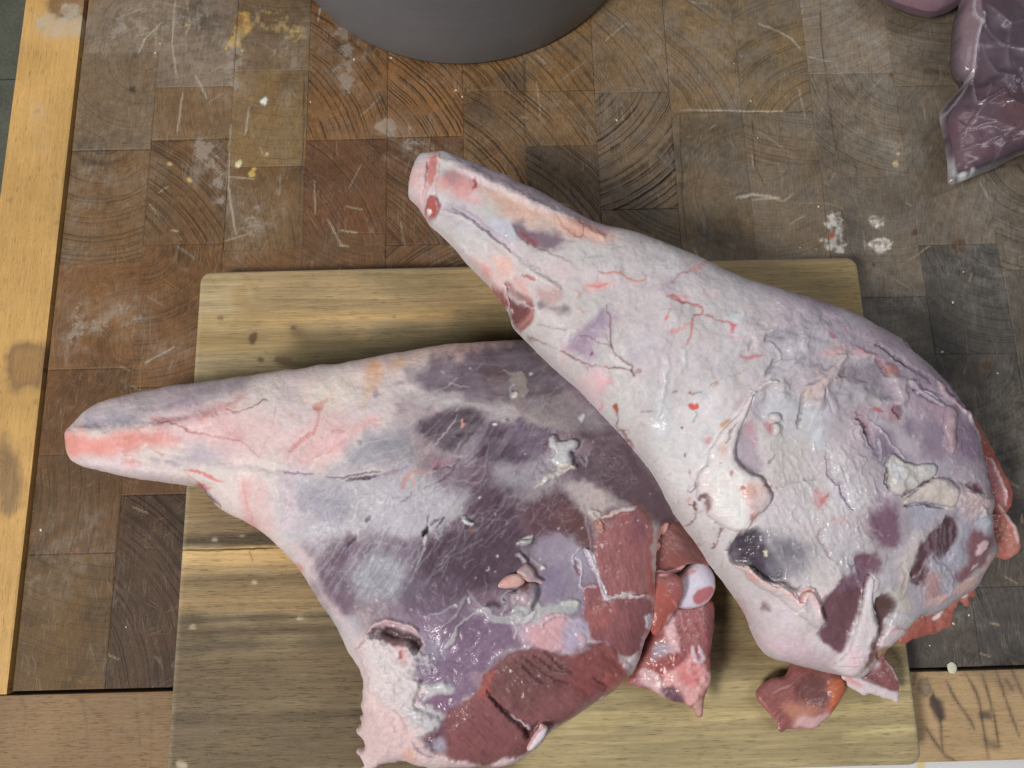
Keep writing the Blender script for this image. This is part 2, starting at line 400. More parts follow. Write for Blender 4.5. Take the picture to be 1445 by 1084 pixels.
def mat_block():
    m,nt=newmat("end_grain_wood"); t=NT(nt); p=t.pos(); c=t.attr("col",True); ring=t.attr("ring"); w=t.attr("white"); rs=t.attr("seed")
    wob=t.m('MULTIPLY',t.noise(p,55,3),3.0); rr=t.m('ADD',ring,wob)
    def rings(freq,off):
        cx=t.n('ShaderNodeCombineXYZ'); t.l(t.m('MULTIPLY',rr,freq),cx.inputs[0]); t.l(t.m('ADD',t.m('MULTIPLY',rs,37.0),off),cx.inputs[1]); return t.noise(cx.outputs[0],1.0,2,0.5)
    d1=t.rng(rings(0.62,0.0),0.50,0.62); d2=t.rng(rings(1.5,5.0),0.5,0.7)
    brk=t.rng(t.noise(p,40,3),0.26,0.52)
    dark=t.m('MULTIPLY',t.m('ADD',t.m('MULTIPLY',d1,0.75),t.m('MULTIPLY',d2,0.4)),brk)
    fine=t.noise(p,1500,2,0.6); mid=t.noise(p,170,5,0.65); big=t.noise(p,26,4,0.6); fib=t.noise(t.mapr(p,0.12,(900,120,100)),1,3,0.6)
    f=t.m('SUBTRACT',1.08,t.m('MULTIPLY',dark,t.attr("rstr")))
    f=t.m('MULTIPLY',f,t.m('ADD',0.72,t.m('MULTIPLY',fine,0.56))); f=t.m('MULTIPLY',f,t.m('ADD',0.50,t.m('MULTIPLY',mid,1.0))); f=t.m('MULTIPLY',f,t.m('ADD',0.62,t.m('MULTIPLY',big,0.76))); f=t.m('MULTIPLY',f,t.m('ADD',0.58,t.m('MULTIPLY',fib,0.84)))
    col=t.scale(c,f)
    # greyed, scrubbed patches
    gr=t.rng(t.noise(p,34,5,0.65),0.42,0.66); bw=t.n('ShaderNodeRGBToBW'); t.l(col,bw.inputs[0]); gc=t.n('ShaderNodeCombineColor'); 
    for i,k in enumerate((1.12,1.02,0.90)): t.l(t.m('MULTIPLY',bw.outputs[0],k),gc.inputs[i])
    col=t.mix(t.m('MULTIPLY',gr,t.attr('grey')),col,gc.outputs[0])
    dk=t.rng(t.noise(t.mapv(p,(1,1,1),(0,0,0),(3.1,1.7,0)),19,6,0.64),0.50,0.70); col=t.scale(col,t.m('SUBTRACT',1.0,t.m('MULTIPLY',dk,0.42)))
    # fine knife scratches, pale
    sc=None; nn=t.n('ShaderNodeTexNoise'); t.l(p,nn.inputs[0]); nn.inputs['Scale'].default_value=26; s2=t.scale(nn.outputs['Color'],0.008)
    wv=t.n('ShaderNodeVectorMath'); wv.operation='ADD'; t.l(p,wv.inputs[0]); t.l(s2,wv.inputs[1])
    for i,(rot,sx,sy,th,lo) in enumerate([(0.5,14,150,0.045,0.53),(1.62,30,330,0.07,0.46),(2.7,26,260,0.05,0.50),(1.35,16,190,0.05,0.48)]):
        v=t.n('ShaderNodeTexVoronoi'); v.feature='DISTANCE_TO_EDGE'; v.inputs['Scale'].default_value=1.0
        t.l(t.mapr(wv.outputs[0],rot,(sx,sy,1),(i*3.3,i*1.7,0)),v.inputs['Vector'])
        e=t.rng(v.outputs['Distance'],0.0,th,1.0,0.0); e=t.m('MULTIPLY',e,t.rng(t.noise(t.mapv(p,(1,1,1),(0,0,0),(i*0.37,i*.11,0)),46,4,0.65),lo,lo+0.2))
        sc=e if sc is None else t.m('MAXIMUM',sc,e)
    col=t.mix(t.m('MULTIPLY',sc,0.17),col,tuple(alb((186,172,152))))
    # dried flour and fat smears: a thin film, flecked
    w=t.m('MULTIPLY',w,t.rng(t.noise(p,75,3,0.6),0.30,0.58)); film=t.m('MULTIPLY',t.rng(t.noise(p,120,4,0.72),0.36,0.70),w); film2=t.m('MULTIPLY',t.rng(t.noise(t.mapr(p,0.1,(500,90,100)),1,4,0.6),0.4,0.68),w)
    fl=t.m('MULTIPLY',t.rng(t.m('SUBTRACT',t.m('MULTIPLY',w,1.05),t.noise(p,420,5,0.75)),0.10,0.26),0.42)
    wm=t.m('MAXIMUM',t.m('ADD',t.m('MULTIPLY',film,0.40),t.m('MULTIPLY',film2,0.26)),fl)
    sp=t.n('ShaderNodeTexVoronoi'); sp.inputs['Scale'].default_value=210; t.l(p,sp.inputs[0]); spk=t.m('MULTIPLY',t.rng(sp.outputs['Distance'],0.04,0.11,1,0),t.rng(t.noise(p,26,4),0.56,0.70))
    col=t.mix(t.m('MAXIMUM',wm,t.m('MULTIPLY',spk,0.34)),col,tuple(alb((182,174,164))))
    h=t.m('ADD',t.m('ADD',t.m('MULTIPLY',f,0.7),t.m('MULTIPLY',fine,0.4)),t.m('MULTIPLY',sc,-0.3))
    t.principled(col,t.m('ADD',0.44,t.m('MULTIPLY',mid,0.25)),t.bump(h,0.5,0.0008),Specular_IOR_Level=0.34)
    return m
def mat_plank(name,ang,base_noise=1.0,spec=0.3,rough=0.5):
    m,nt=newmat(name); t=NT(nt); p=t.pos(); c=t.attr("col",True); w=t.attr("white")
    a=t.mapr(p,ang,(7,170,30)); a2=t.mapr(p,ang,(20,520,30)); b=t.mapr(p,ang,(60,1500,30)); e=t.mapr(p,ang,(130,1500,60))
    n0=t.noise(a,1,4,0.6,1.4); n1=t.noise(a2,1,4,0.65,0.4); n2=t.noise(b,1,3,0.6); n3=t.noise(e,1,2,0.6); big=t.noise(p,18,4,0.6); fine=t.noise(p,1500,2)
    pores=t.m('MULTIPLY',t.rng(n3,0.57,0.70),t.rng(t.noise(p,60,3),0.3,0.6))
    f=t.m('ADD',1-0.30*base_noise,t.m('MULTIPLY',n0,0.60*base_noise)); f=t.m('MULTIPLY',f,t.m('ADD',1-0.36*base_noise,t.m('MULTIPLY',n1,0.72*base_noise))); f=t.m('MULTIPLY',f,t.m('ADD',0.76,t.m('MULTIPLY',n2,0.48))); f=t.m('MULTIPLY',f,t.m('SUBTRACT',1.0,t.m('MULTIPLY',pores,0.38))); f=t.m('MULTIPLY',f,t.m('ADD',0.74,t.m('MULTIPLY',big,0.52))); f=t.m('MULTIPLY',f,t.m('ADD',0.84,t.m('MULTIPLY',fine,0.32)))
    col=t.scale(c,f); rag=t.noise(p,330,5,0.7); wm=t.m('ADD',t.m('MULTIPLY',t.m('MULTIPLY',t.rng(t.noise(p,120,4,0.72),0.36,0.7),w),0.5),t.m('MULTIPLY',t.rng(t.m('SUBTRACT',w,t.m('MULTIPLY',rag,0.95)),0.0,0.25),0.4))
    v=t.n('ShaderNodeTexVoronoi'); v.feature='DISTANCE_TO_EDGE'; v.inputs['Scale'].default_value=1.0; t.l(t.mapr(p,1.2,(20,210,1)),v.inputs[0]); sc=t.m('MULTIPLY',t.rng(v.outputs['Distance'],0,0.04,1,0),t.rng(t.noise(p,40,4),0.54,0.7))
    col=t.mix(t.m('MAXIMUM',wm,t.m('MULTIPLY',sc,0.07)),col,tuple(alb((190,182,166))))
    t.principled(col,t.m('ADD',rough-0.08,t.m('MULTIPLY',n1,0.2)),t.bump(t.m('ADD',t.m('ADD',n2,n1),t.m('MULTIPLY',pores,-0.8)),0.4,0.0007),Specular_IOR_Level=spec)
    return m
def mat_plain(name,col,rough,spec=0.4,metal=0.0,n_scale=60,n_amp=0.3,bump=0.1):
    m,nt=newmat(name); t=NT(nt); p=t.pos(); n=t.noise(p,n_scale,4); n2=t.noise(p,n_scale*9,3)
    f=t.m('ADD',1-n_amp,t.m('MULTIPLY',t.m('ADD',n,n2),n_amp)); t.principled((0.5,0.5,0.5),rough,t.bump(n2,bump,0.001),Specular_IOR_Level=spec,Metallic=metal)
    nd=[x for x in nt.nodes if x.bl_idname=='ShaderNodeBsdfPrincipled'][0]; rgb=t.n('ShaderNodeRGB'); rgb.outputs[0].default_value=(*col,1); t.l(t.scale(rgb.outputs[0],f),nd.inputs['Base Color'])
    return m
MEAT=mat_meat(); BLOCK=mat_block(); EDGE_V=mat_plank("beech_edge_lengthwise",math.pi/2,0.55); EDGE_H=mat_plank("beech_edge_crosswise",0.0,0.6); BOARD=mat_plank("acacia_board",0.0,1.35,0.3,0.5)
# ================================================================== the setting
# ------------------------------------------------------------------ table map: tone, dust, stains
TB=Cv((118,98,76)); 
_anch=[(160,60,150,134,116),(250,60,146,128,112),(370,60,136,116,94),(380,150,144,120,86),(150,250,128,103,76),(260,250,124,98,72),(380,250,136,110,80),
(130,420,132,98,66),(250,330,130,97,66),(100,620,118,88,60),(220,620,112,84,60),(60,800,106,85,62),(120,850,114,89,57),(200,800,86,67,54),(200,930,82,65,53),(480,130,146,108,72),(480,270,120,86,62),
(600,130,148,110,74),(560,300,118,88,64),(700,130,134,106,74),(780,60,144,114,78),(800,170,136,110,82),(850,250,118,98,78),(900,90,142,118,90),(1000,60,138,115,86),
(1010,230,124,106,84),(1100,120,130,110,80),(1200,60,138,124,108),(1100,250,124,110,94),(1200,250,128,114,98),(1300,250,122,108,92),(1240,420,112,103,92),(1350,420,94,86,78),
(1420,500,92,85,77),(1420,650,88,84,80),(1380,850,90,84,80),(1330,900,88,81,77),(1420,100,100,89,76)]
_A=np.array(_anch,float)
def tone(x,y):
    d=((_A[:,0]-x)**2+(_A[:,1]-y)**2)+900; w=1/d**1.6; c=(w[:,None]*_A[:,2:]).sum(0)/w.sum(); k=np.clip((1150-x)/700,0,1); m=c.mean(); return (m+(c-m)*(1.02+0.12*k)-np.array([3,4,5])*k)*(0.92-0.05*k)
cols_px=[93,205,318,428,545,655,745,848,958,1062,1165,1290,1400,1530]
rows_px={0:[-70,75,212,372,520,640,780,985],1:[-40,123,197,345,545,697,985],2:[-80,100,235,352,500,660,985],3:[-30,197,330,480,660,985],4:[-60,40,193,345,500,700,985],
5:[-10,128,290,440,600,800,985],6:[-60,128,205,340,480,650,800,985],7:[-20,130,295,420,560,720,985],8:[-80,158,330,480,640,800,985],9:[-20,158,232,390,560,720,985],
10:[-60,103,250,420,560,700,840,985],11:[-40,120,345,500,690,830,985],12:[-70,60,210,380,560,740,985]}
table=thing('butcher_block_table','worn brown end-grain butcher block table with pale edge boards and dried food stains','table',(0,0,0))
XB=[unproj((x,300))[0,0] for x in cols_px]; YB=float(unproj((235,974))[0,1]); YF=float(unproj((1372,1074))[0,1]); YTOP=float(unproj((650,95))[0,1])+0.36
XE0=float(unproj((37,0))[0,0]); XE1=float(unproj((10,975))[0,0])
XB[0]=XE1+0.0032
# ---- stains and smears
def dust(pts,w=0.6,soft=22,warp=10): TB.poly(pts,None,soft*1.5+6,1,warp*1.8,w=min(1,w*1.25),ws=30)
dust(P(150,0,215,0,240,60,180,72,140,80,132,40),0.62); dust(P(190,5,330,0,330,60,280,80,230,70),0.52); dust(P(230,70,330,75,330,110,290,140,245,100),0.5)
dust(P(310,60,345,50,345,90,330,130,312,110),0.62,10); dust(P(395,55,430,20,440,70,425,130,395,125),0.6,12); dust(P(110,225,205,225,205,260,150,270,105,330,95,380,90,420,100,300),0.48)
dust(P(270,240,330,230,345,280,325,290,300,260),0.58,12); dust(P(280,205,300,215,312,275,300,278),0.72,6); dust(P(470,30,500,40,505,110,480,130),0.66,10,8); dust(P(430,40,470,60,470,110,430,100),0.5,14)
dust(P(545,175,580,180,560,190,600,200,590,215,540,190),0.72,5); dust(P(555,225,600,212,640,212,630,225),0.6,6); dust(P(95,440,190,430,200,470,150,480,110,500),0.6,12,12); dust(P(220,480,260,480,255,520,225,515),0.5,10)
dust(P(1158,0,1230,0,1260,110,1250,210,1190,200,1165,100),0.46,20); dust(P(1240,190,1290,185,1285,235,1245,240),0.56,10); dust(P(880,30,960,40,960,80,890,80),0.45,16); dust(P(60,760,130,740,140,800,70,860),0.44,20)
dust(P(1340,280,1445,290,1445,420,1350,420),0.36,30); dust(P(1230,390,1290,380,1290,460,1240,470),0.48,18); dust(P(1300,560,1445,540,1445,700,1310,720),0.36,30); dust(P(1310,820,1380,830,1380,900,1320,900),0.36,20)
dust(P(960,60,1060,30,1060,110,980,110),0.42,20); dust(P(330,290,400,280,380,340,330,340),0.55,14)
for q in [(60,35),(105,20),(108,45),(80,40)]: dust(P(q[0]-14,q[1]-12,q[0]+16,q[1]-12,q[0]+10,q[1]+12,q[0]-12,q[1]+8),0.7,5,6)
dust(P(46,155,66,150,70,205,52,205),0.48,9,8); dust(P(70,30,120,22,122,50,90,52),0.85,4,5)
# crusts of dried fat
for poly in [P(1172,302,1184,303,1188,318,1186,330,1178,330,1168,318),P(1158,336,1172,334,1186,330,1192,352,1180,355,1166,350),P(1230,308,1246,308,1251,322,1246,328,1236,320),P(1226,345,1238,335,1256,338,1254,355,1240,358)]:
    TB.poly(poly,(150,146,140),2,0.5,5,0.5,ws=6,rag=.6); TB.poly(poly,(206,204,200),1.2,0.85,5,0.3,ws=5,rag=1.0)
    TB.hairs(poly,7,20,50,9,1.6,(210,207,203),0.8)
TB.dab(1174,332,5,4,0,(176,92,80),2); TB.dab(1353,348,12,11,0,(78,56,38),2.5,0.85); TB.dab(1291,328,4,4.5,0,(88,62,44),2); TB.dab(1392,516,9,8,0,(60,50,44),3,.7); TB.dab(1258,106,3.5,3,0,(96,66,40),2); TB.dab(1233,374,3,2.5,0,(70,58,40),2)
TB.poly(P(1310,335,1340,318,1430,322,1430,338,1350,342,1315,345),(122,92,72),7,0.6,5)
# dried yellow dough
Y1=(204,162,78)
TB.poly(P(318,62,330,45,333,20,350,16,356,35,344,52,336,66,324,68),Y1,2.5,0.9,5,0.5,ws=7,rag=0.5); TB.poly(P(358,22,392,14,405,25,398,45,380,38,365,40),(190,156,92),4,0.65,7,0.4,ws=7,rag=0.9)
TB.poly(P(398,38,425,40,430,52,412,58),(190,164,106),3,0.8,5,ws=6,rag=.7); TB.dab(376,28,8,8,0,(110,74,52),3,.8); TB.dab(338,28,6,9,0,(120,84,48),3,.7)
for x,y,r in [(337,231,4),(356,245,5),(359,238,3),(377,218,2.5),(268,254,3),(240,232,3),(1263,231,5),(1268,217,3),(342,71,2.5),(264,34,3)]: TB.dab(x,y,r,r*.8,30,(206,172,96),1.2,0.9,0.5,warp=1.5)
TB.dab(337,231,4,6,30,(222,214,170),1.2,.9); TB.dab(373,142,4,6,20,(224,224,222),1.2,.95,.5,warp=2); TB.line(P(1120,272,1105,284,1092,280,1060,282),2,(180,172,150),1.5,.6); TB.line(P(1195,308,1180,290,1110,285),1.2,(160,150,130),1,.4)
TB.line(P(1040,278,1055,276,1075,276,1100,278),3,(196,190,184),1.5,.55,jit=2)
for a in [P(455,0,448,30),P(247,0,243,60,250,110),P(258,130,250,190),P(352,150,346,190),P(263,0,268,30,262,50),P(278,10,282,45),P(200,60,230,30),P(195,75,205,55),P(275,105,292,140),P(325,175,322,260,333,330),P(960,155,1110,158),P(1070,33,1110,50,1130,70),P(1140,80,1175,88)]:
    TB.line(a,1.6,(196,186,168),0.9,0.65,jit=0.8)
g=np.random.default_rng(5)
for i in range(260):
    x,y=150+g.random()*1295,g.random()*960; th=g.choice([math.radians(100),math.radians(75),math.radians(20),math.radians(-35),g.random()*3.14])+0.2*g.normal(); L=10+40*g.random()**2
    TB.line(P(x,y,x+L*math.cos(th),y+L*math.sin(th)),0.8+0.8*g.random(),(190,176,154) if g.random()<.72 else (62,48,38),0.8,0.2+0.4*g.random(),jit=.5)
for x,y,rx,ry,a in [(690,240,45,18,0.0),(187,127,4,5,.8),(188,125,3,2,.7),(868,208,9,6,.7),(1330,180,14,20,.25),(975,255,16,5,.5),(962,262,5,9,.5)]:
    if a: TB.dab(x,y,rx,ry,-30,(62,56,52),5,a,warp=3)
for a,wd in [(P(960,160,961,210,964,280,968,345),1.4),(P(858,297,905,295,962,294),1.3),(P(1157,0,1160,60,1168,120,1172,160,1185,230),1.3),(P(740,80,741,130),1.6),(P(846,130,849,205),1.2),(P(430,100,428,190,424,260,420,350),1.4),(P(1062,160,1066,230,1080,262),1.3),(P(1207,225,1210,250),1.3),(P(215,200,330,196),1.1),(P(165,700,158,780,150,860,146,975),1.3)]: TB.line(a,wd,(52,42,34),.9,.75,-.4,jit=.7)
# knife-dirt in the front edge board, saw marks
for a in [P(1308,955,1316,980,1326,1010,1330,1060),P(1335,960,1350,990,1368,1015,1375,1030),P(1362,950,1380,985,1388,1030,1395,1070),P(1385,950,1400,1000,1410,1055),P(1405,945,1420,990,1438,1040),P(1425,940,1445,985),P(1305,1025,1330,1062,1350,1075),P(1418,958,1430,975)]:
    TB.line(a,[3,6,3,5,2],(104,90,78),4.5,0.6,jit=.8); TB.line(a,[1,2.5,1,2,1],(62,54,50),2,0.5,jit=.5)
TB.poly(P(1312,985,1328,990,1332,1015,1318,1012),(70,60,58),5,.7,4); TB.poly(P(1384,1040,1402,1044,1412,1060,1392,1055),(84,78,76),6,.6,4); TB.poly(P(1380,1005,1396,1004,1398,1014,1384,1014),(70,66,68),4,.6,3); TB.poly(P(1360,945,1445,938,1445,965,1420,975,1380,958),(96,84,76),8,.5,6); TB.poly(P(1299,960,1308,960,1312,978,1302,980),(166,150,132),5,.5,4)
for a in [P(30,985,36,1000,34,1030),P(95,980,112,985,140,1010,200,1050),P(115,985,122,1020,124,1060),P(190,980,196,1020,200,1084),P(215,985,212,1084)]: TB.line(a,2.5,(84,64,48),3.5,0.45,jit=1.5)
# edge board stains
TB.poly(P(20,490,58,488,64,500,50,540,20,545,14,520),(208,156,88),12,0.35,6); TB.poly(P(70,0,125,0,120,20,80,22),(186,134,80),10,.4,6); TB.poly(P(0,620,20,640,30,700,0,720),(196,156,98),14,.25,6)
for x,y in [(52,157),(80,315),(14,282),(6,612),(62,40)]: TB.dab(x,y,2,4,60,(140,110,68),2.5,.5)

def slab(name,x0,x1,y0,y1,z1,th,step,mat,parent,colf,ring=None,rstr=0.3,rec=0.00022,white=True):
    nx=max(2,int((x1-x0)/step)); ny=max(2,int((y1-y0)/step)); X,Y=np.meshgrid(np.linspace(x0,x1,nx+1),np.linspace(y0,y1,ny+1))
    d=np.minimum(np.minimum(X-x0,x1-X),np.minimum(Y-y0,y1-Y)); V=np.c_[X.ravel(),Y.ravel(),np.full(X.size,z1)]
    pp=proj(V); col,h,gl,w=TB.sample(pp); inn=(pp[:,0]>-PAD)&(pp[:,0]<CW-PAD)
    V[:,2]+=np.where(d.ravel()<1e-9,-rec,0)+h*0.0006*(d.ravel()>1e-9)+ (fbm(V[:,0]/0.05,V[:,1]/0.05,9,2)-0.5)*0.0006*(d.ravel()>1e-9)
    i=np.arange(X.size).reshape(X.shape); Q=np.c_[i[:-1,:-1].ravel(),i[:-1,1:].ravel(),i[1:,1:].ravel(),i[1:,:-1].ravel()]
    loop=np.r_[i[0,:-1],i[:-1,-1],i[-1,:0:-1],i[:0:-1,0]]; n=len(V); B=V[loop].copy(); B[:,2]=z1-th; m=len(loop); k=np.arange(m); k2=(k+1)%m
    Q=np.vstack([Q,np.c_[n+k,n+k2,loop[k2],loop[k]]]); V=np.vstack([V,B]); src=np.r_[np.arange(n),loop]
    me=mesh_np(name,V,Q,smooth=False)
    c=colf(V,col[src]); set_attr(me,"col",c); set_attr(me,"white",w[src])
    r=np.zeros(len(V)) if ring is None else ring(V); set_attr(me,"ring",r); set_attr(me,"seed",np.full(len(V),RNG.random())); set_attr(me,"rstr",np.full(len(V),rstr)); set_attr(me,"grey",sstep(250,1250,proj(V)[:,0])*0.42+0.16)
    return link(name,me,mat,parent)
base0=alb((118,98,76))
def retone(c,b):     # bare wood takes the tone of its board, stains keep their own colour
    k=np.clip(np.abs(c/base0-1).max(1)*2.2,0,1)[:,None]; return np.clip(b*(1-k)+c*k,0.004,0.93)
STEP=0.0009; ytop_seen=float(unproj((700,-12))[0,1])
ring_hint={(3,0):(220,150,.8),(3,1):(215,130,.55),(4,1):(222,140,.95),(4,2):(225,160,.6),(5,1):(220,120,.95),(5,0):(225,150,.7),(6,1):(215,140,.7),(6,2):(222,130,.8),(7,1):(130,110,.95),(7,0):(215,160,.6),(6,0):(228,150,.6),(1,5):(215,120,.7),(1,2):(225,150,.55),(0,5):(180,120,.5),(2,2):(200,160,.4),(8,0):(225,150,.45)}
for ci in range(len(XB)-1):
    ys=[float(unproj(((cols_px[ci]+cols_px[ci+1])/2,y))[0,1]) for y in rows_px[ci]]; ys[-1]=YB+0.0016; ys=list(np.arange(YTOP,ys[0]+0.03,-0.066))+ys
    n_extra=len(ys)-len(rows_px[ci])
    for rj in range(len(ys)-1):
        ri=rj-n_extra
        gp=RNG.choice([0.00003,0.00008,0.00020],p=[.45,.3,.25])
        x0,x1,y1,y0=XB[ci]+gp,XB[ci+1]-gp,ys[rj]-gp,ys[rj+1]+gp
        cx,cy=(x0+x1)/2,(y0+y1)/2; q=proj([[cx,cy,0]])[0]; hidden=(x0>-0.19 and x1<0.222 and y1<0.064) or y0>ytop_seen
        tn=tone(*np.clip(q,0,[1445,1084])); 
        bc=alb(np.clip(tn*(1+0.03*RNG.normal())+RNG.normal()*np.array([1.0,0,-1.0]),40,200))
        rs_=0.22+0.36*RNG.random()**2; ang=math.radians(RNG.choice([90,75,100,-50,-40,20,60])+8*RNG.normal()); R=0.03+0.16*RNG.random()**1.5
        if (ci,ri) in ring_hint:
            hx,hy,rs_=ring_hint[(ci,ri)]; ang=math.radians(hx); R=hy/1000.
        pc=np.array([cx+R*math.cos(ang),cy+R*math.sin(ang)])
        colf=lambda V,c,bc=bc: retone(c,bc[None])
        slab('wood_block',x0,x1,y0,y1,0.0008*(RNG.random()-0.5)*0.7,0.07,0.02 if hidden else STEP,BLOCK,table,colf,lambda V,pc=pc: np.hypot(V[:,0]-pc[0],V[:,1]-pc[1])*1000, rs_)
def edge_tone(c0,var):
    b=alb(c0)
    return lambda V,c: retone(c,b*(1+var*(fbm(V[:,0]/0.05,V[:,1]/0.05,14,3)-0.5))[:,None])
EB=alb((202,162,100))
slab('edge_board',XE0,XE1,YB,YTOP,0.0004,0.07,0.0011,EDGE_V,table,edge_tone((200,160,100),0.5))
def front_tone(V,c):
    k=sstep(-0.15,0.2,V[:,0])[:,None]; b=alb((130,104,74))*(1-k)+alb((180,152,116))*k
    return retone(c,b*(1+0.4*(fbm(V[:,0]/0.05,V[:,1]/0.03,15,3)-0.5))[:,None])
slab('edge_board',XE0-0.05,XB[-1],YF,YB-0.0008,0.0002,0.07,0.0011,EDGE_H,table,front_tone)
CORE=mat_plain("dark_joint_grime",tuple(alb((38,34,30))),0.8,0.2)
def boxmesh(name,x0,x1,y0,y1,z0,z1,mat,parent):
    V=[(x,y,z) for z in (z0,z1) for y in (y0,y1) for x in (x0,x1)]; me=mesh_np(name,V,[(0,2,3,1),(4,5,7,6),(0,1,5,4),(2,6,7,3),(0,4,6,2),(1,3,7,5)],smooth=False); return link(name,me,mat,parent)
boxmesh('table_core',XE0+0.004,XB[-1]-0.004,YF+0.004,YTOP-0.004,-0.069,-0.006,CORE,table)

# ------------------------------------------------------------------ floor and the pale cloth below the front edge
floor=bpy.data.objects.new('floor',None); COLL.objects.link(floor); floor['kind']='structure'; floor.location=(0,0,-0.85)
TILE=mat_plain("grey_green_floor_stone",tuple(alb((122,124,112))),0.6,0.3,0,18,0.75,0.2)
for tx in range(-3,2):
    for ty in range(-2,4):
        a=-0.36; b=0.98
        y_s=float(unproj((15,112),-0.85)[0,1])
        x0=-1.2+tx*0.6+1.2; y0=y_s+ty*0.6-0.6
        boxmesh('floor_tile',x0+0.002,x0+0.598,y0+0.002,y0+0.598,-0.90,-0.85-0.0006*((tx*3+ty)%2),TILE,floor)
boxmesh('floor_bed',-2.0,1.3,-2.6,2.6,-0.93,-0.853,mat_plain("floor_grout",tuple(alb((84,86,80))),0.8,0.2),floor)
mC,ntC=newmat("pale_cloth"); t=NT(ntC); p=t.pos(); st=t.noise(t.mapv(p,(42,0.5,0.5)),1,1); wv=t.noise(p,900,2)
colC=t.mix(t.rng(st,0.60,0.66),tuple(alb((214,218,226))),tuple(alb((214,204,160)))); t.principled(colC,0.85,t.bump(wv,0.4,0.0006),Specular_IOR_Level=0.1)
nx,ny=90,24; X,Y=np.meshgrid(np.linspace(0.12,0.50,nx),np.linspace(YF-0.16,YF-0.004,ny)); Z=-0.055-0.02*(YF-Y)/0.16+0.006*np.sin(X*60+Y*20)*((YF-Y)/0.16)
i=np.arange(nx*ny).reshape(ny,nx); Q=np.c_[i[:-1,:-1].ravel(),i[:-1,1:].ravel(),i[1:,1:].ravel(),i[1:,:-1].ravel()]
cl=link('cloth',mesh_np('cloth',np.c_[X.ravel(),Y.ravel(),Z.ravel()],Q),mC); cl.modifiers.new('thick','SOLIDIFY').thickness=0.002
tag(cl,'pale bluish white cloth with faint yellow stripes below the table front edge','cloth')

# ------------------------------------------------------------------ chopping board
BT=0.020
bx0=float(unproj((280,400),BT)[0,0]+unproj((235,1084),BT)[0,0])/2; bx1=float(unproj((1213,385),BT)[0,0]+unproj((1304,1084),BT)[0,0])/2
by1=float(unproj((285,385),BT)[0,1]+unproj((1205,360),BT)[0,1])/2; by0=float(unproj((1240,1082),BT)[0,1])
BD=Cv((150,134,102))
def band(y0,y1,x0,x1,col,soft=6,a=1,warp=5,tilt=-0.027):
    col=tuple(np.array(col)*(0.95,0.90,0.88)*(0.74 if 835<y0<1105 else 1.0)); BD.poly(P(x0,y0-tilt*0,x1,y0+tilt*(x1-x0),x1,y1+tilt*(x1-x0),x0,y1),col,soft,a,warp,smooth=False,ws=60)  # lower bands darkened: part of the leg's shadow is painted in
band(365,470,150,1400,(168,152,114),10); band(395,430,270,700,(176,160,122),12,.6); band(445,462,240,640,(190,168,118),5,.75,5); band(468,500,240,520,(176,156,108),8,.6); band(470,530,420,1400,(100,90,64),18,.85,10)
BD.poly(P(380,500,520,470,680,440,800,430,800,520,500,530),(88,78,54),20,.8,10,ws=60)  # this and the band before it: dark wood plus leg shading painted in
BD.poly(P(500,378,620,380,650,410,560,410),(132,120,88),12,.5,8); BD.poly(P(280,400,340,400,340,450,280,450),(188,172,134),14,.5,8)
BD.poly(P(330,405,350,402,346,432,332,434),(160,126,84),6,.45,4)
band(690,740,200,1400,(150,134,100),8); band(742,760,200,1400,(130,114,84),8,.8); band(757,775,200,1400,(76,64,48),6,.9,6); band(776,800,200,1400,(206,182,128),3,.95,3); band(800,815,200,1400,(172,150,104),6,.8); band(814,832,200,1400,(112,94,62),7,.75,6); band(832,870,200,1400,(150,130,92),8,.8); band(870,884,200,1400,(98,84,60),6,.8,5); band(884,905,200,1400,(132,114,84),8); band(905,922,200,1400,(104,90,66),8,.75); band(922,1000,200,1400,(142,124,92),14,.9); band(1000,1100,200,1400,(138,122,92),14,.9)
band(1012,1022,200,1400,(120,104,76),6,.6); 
BD.poly(P(840,960,1000,950,1310,925,1310,1090,750,1090),(178,162,122),30,.75,10); BD.poly(P(1010,640,1300,700,1310,900,1050,920),(160,142,104),20,.5,8)
BD.poly(P(1205,1030,1330,1018,1330,1030,1205,1046),(196,180,132),6,.6,5); BD.poly(P(700,1012,1310,985,1310,1000,700,1030),(196,178,130),8,.5,6)
BD.poly(P(1110,372,1190,362,1210,372,1215,420,1120,430),(148,132,92),12,.5,6); BD.poly(P(1180,415,1215,412,1225,470,1190,470),(176,150,92),8,.5,5)
for x,y,rx,ry,an in [(357,478,5,9,18),(414,463,4,3,0),(400,508,13,6,10),(368,507,4,3,0),(312,449,4,2.5,0),(555,447,2,2,0)]: BD.dab(x,y,rx,ry,an,(84,62,42),2.5,.8,-.3,warp=2)
BD.poly(P(390,505,425,510,420,516,392,514),(92,76,54),3,.6,3)
for k in range(5): BD.line(P(1258+k*2,918+k*5,1275,914+k*4,1284,922+k*4),2,(70,62,46),1.5,.5)
BD.line(P(250,775,300,777,350,775,385,773),1.6,(70,56,40),1,.8,jit=1.2); BD.line(P(352,777,356,792),2,(150,104,60),1,.8); BD.line(P(302,990,296,1040,292,1064),5,(104,94,76),4,.4)
BD.poly(P(390,1035,420,1040,440,1075,410,1060),(96,84,62),8,.4,6)
for x,y,r in [(271,885,5),(256,1080,9),(424,872,5),(303,762,4),(342,756,3),(358,822,4)]: BD.dab(x,y,r,r*.6,20,(196,186,160),2,.55,.4,warp=2)
board=thing('chopping_board','pale olive brown wooden chopping board with rounded corners lying under both lamb legs','chopping board',((bx0+bx1)/2,(by0+by1)/2,0.0))
ysm=[by1]+[float(unproj((600,y),BT)[0,1]) for y in (562,768)]+[by0]
